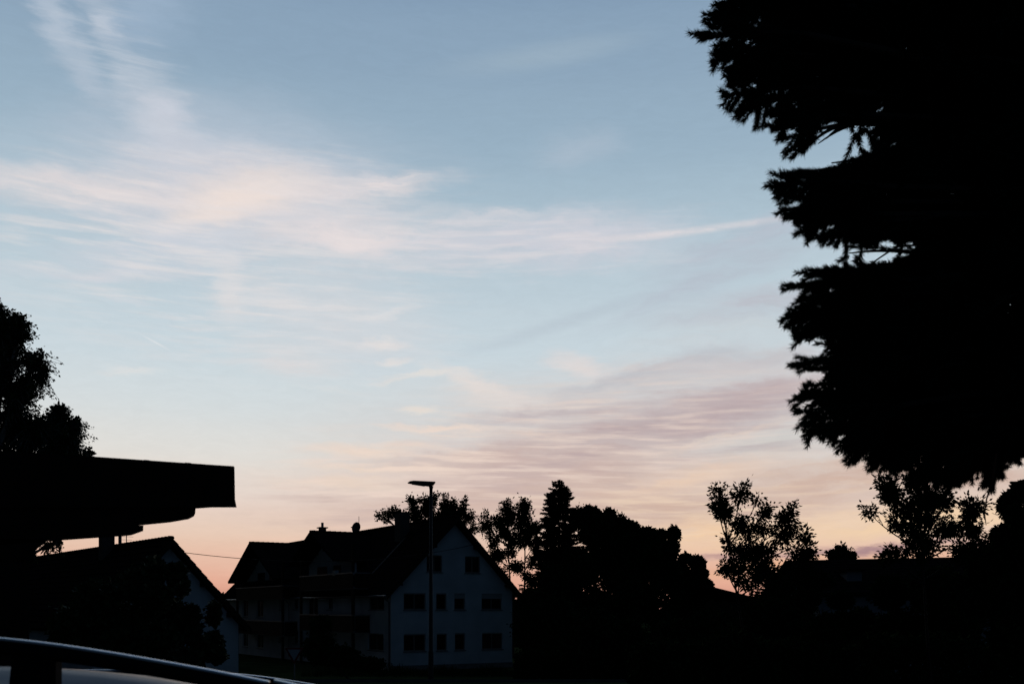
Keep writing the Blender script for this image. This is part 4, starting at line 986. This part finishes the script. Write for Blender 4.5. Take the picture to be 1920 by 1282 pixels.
for sgn in (-1, 1):
    for (xa, xb) in ((-1.75, -.72), (-.66, .25), (.31, xe-.15 if xe-.15 > .6 else .95)):
        m = MB(); P = []
        for (x, z) in ((xa, .98), (xb, .98), (xb-.02, top_at(xb)-.14), (xa+.05, top_at(xa)-.14)):
            P.append((x, sgn*(halfw(x, z, 0)+.004), z))
        m.prism(P, (0, sgn*.006, 0)); m.build('side_window', MT['glass'], CAR)
    ln = [Vector((p.x, p.y*-sgn, p.z)) for p in line]
    # rail: oval black bar with its crest on the measured line
    rl = MB(); k = 12; vs = []
    rl_pts = ln[1:]
    dense_pts = []
    for i in range(len(rl_pts)-1):
        for t in (0, .25, .5, .75): dense_pts.append(rl_pts[i].lerp(rl_pts[i+1], t))
    dense_pts.append(rl_pts[-1])
    # smooth the polyline
    for _ in range(4): dense_pts = [dense_pts[0]] + [(dense_pts[i-1]+dense_pts[i]*2+dense_pts[i+1])/4 for i in range(1, len(dense_pts)-1)] + [dense_pts[-1]]
    for p in dense_pts:
        for j in range(k):
            a = 2*math.pi*j/k; vs.append(Vector((p.x, p.y+.0165*math.cos(a), p.z-.0195+.0165*math.sin(a))))
    nn = len(dense_pts); rl.add(vs, [(i*k+j, i*k+(j+1) % k, (i+1)*k+(j+1) % k, (i+1)*k+j) for i in range(nn-1) for j in range(k)] + [tuple(range(k)), tuple((nn-1)*k+j for j in range(k))])
    ro = rl.build('roof_rail', MT['gloss'], CAR, smooth=True)
    m = MB(); ribbon(m, dense_pts); m.build('rail_highlight', MT['strip'], ro, smooth=True)  # bright strip added on the crest to make the rail's highlight
    m = MB(); e0 = ln[-1]; e1_ = cl(at(512, 1274.5, CY)); e2_ = cl(at(640, 1303, CY)); yy = e0.y
    m.tube([(e1_.x+.003, yy, e1_.z-.013), (e1_.x*.5+e2_.x*.5, yy, (e1_.z+e2_.z)/2-.011), (e2_.x, yy, e2_.z-.013)], [.014, .014, .008], 10); m.build('rail_end', MT['gloss'], ro, smooth=True)
    m = MB(); ribbon(m, [Vector((e1_.x+.004, yy, e1_.z+.003)), Vector((e1_.x*.5+e2_.x*.5, yy, (e1_.z+e2_.z)/2+.004)), Vector((e2_.x, yy, e2_.z-.002))]); m.build('rail_highlight', MT['strip'], ro, smooth=True)
    for (xa, xb) in ((27, 108), (-620, -540), (-1300, -1220)):
        a, b = cl(at(xa, 1200, CY)), cl(at(xb, 1200, CY)); za_, zb_ = roofz(a.x), roofz(b.x)
        m = MB(); s2 = .014
        m.prism([(a.x-.004, yy-s2, za_-.06), (b.x+.004, yy-s2, zb_-.06), (b.x, yy-s2, zb_+ROFF-.02), (a.x, yy-s2, za_+ROFF-.02)], (0, 2*s2, 0)); m.build('rail_foot', MT['trim'], ro)
    for xw in (-1.35, 1.35):
        w = MB(); w.tube([(xw, sgn*.66, .325), (xw, sgn*.91, .325)], .325, 28); wo_ = w.build('wheel', MT['rubber'], CAR)
        w = MB(); w.tube([(xw, sgn*.905, .325), (xw, sgn*.918, .325)], .21, 24); w.build('rim', MT['alloy'], wo_)
    m = MB(); m.box((2.3, sgn*.55-.17, .62), (2.44, sgn*.55+.17, .74)); m.build('headlight', MT['lamp'], CAR)
    m = MB(); m.box((-2.275, sgn*.72-.12, .78), (-2.2, sgn*.72+.12, .95)); m.build('tail_light', MT['tail'], CAR)
    m = MB(); m.box((1.0, sgn*.93-.07, .98), (1.16, sgn*.93+.1*sgn+.05, 1.1)); m.build('mirror', MT['trim'], CAR)
P = [(xe+.2, -.66), (xe+.2, .66), (xe+.92, .74), (xe+.92, -.74)]
m = MB(); m.prism([(x, y, top_at(x)+.018) for x, y in P], (0, 0, .006)); m.build('windscreen', MT['glass'], CAR)
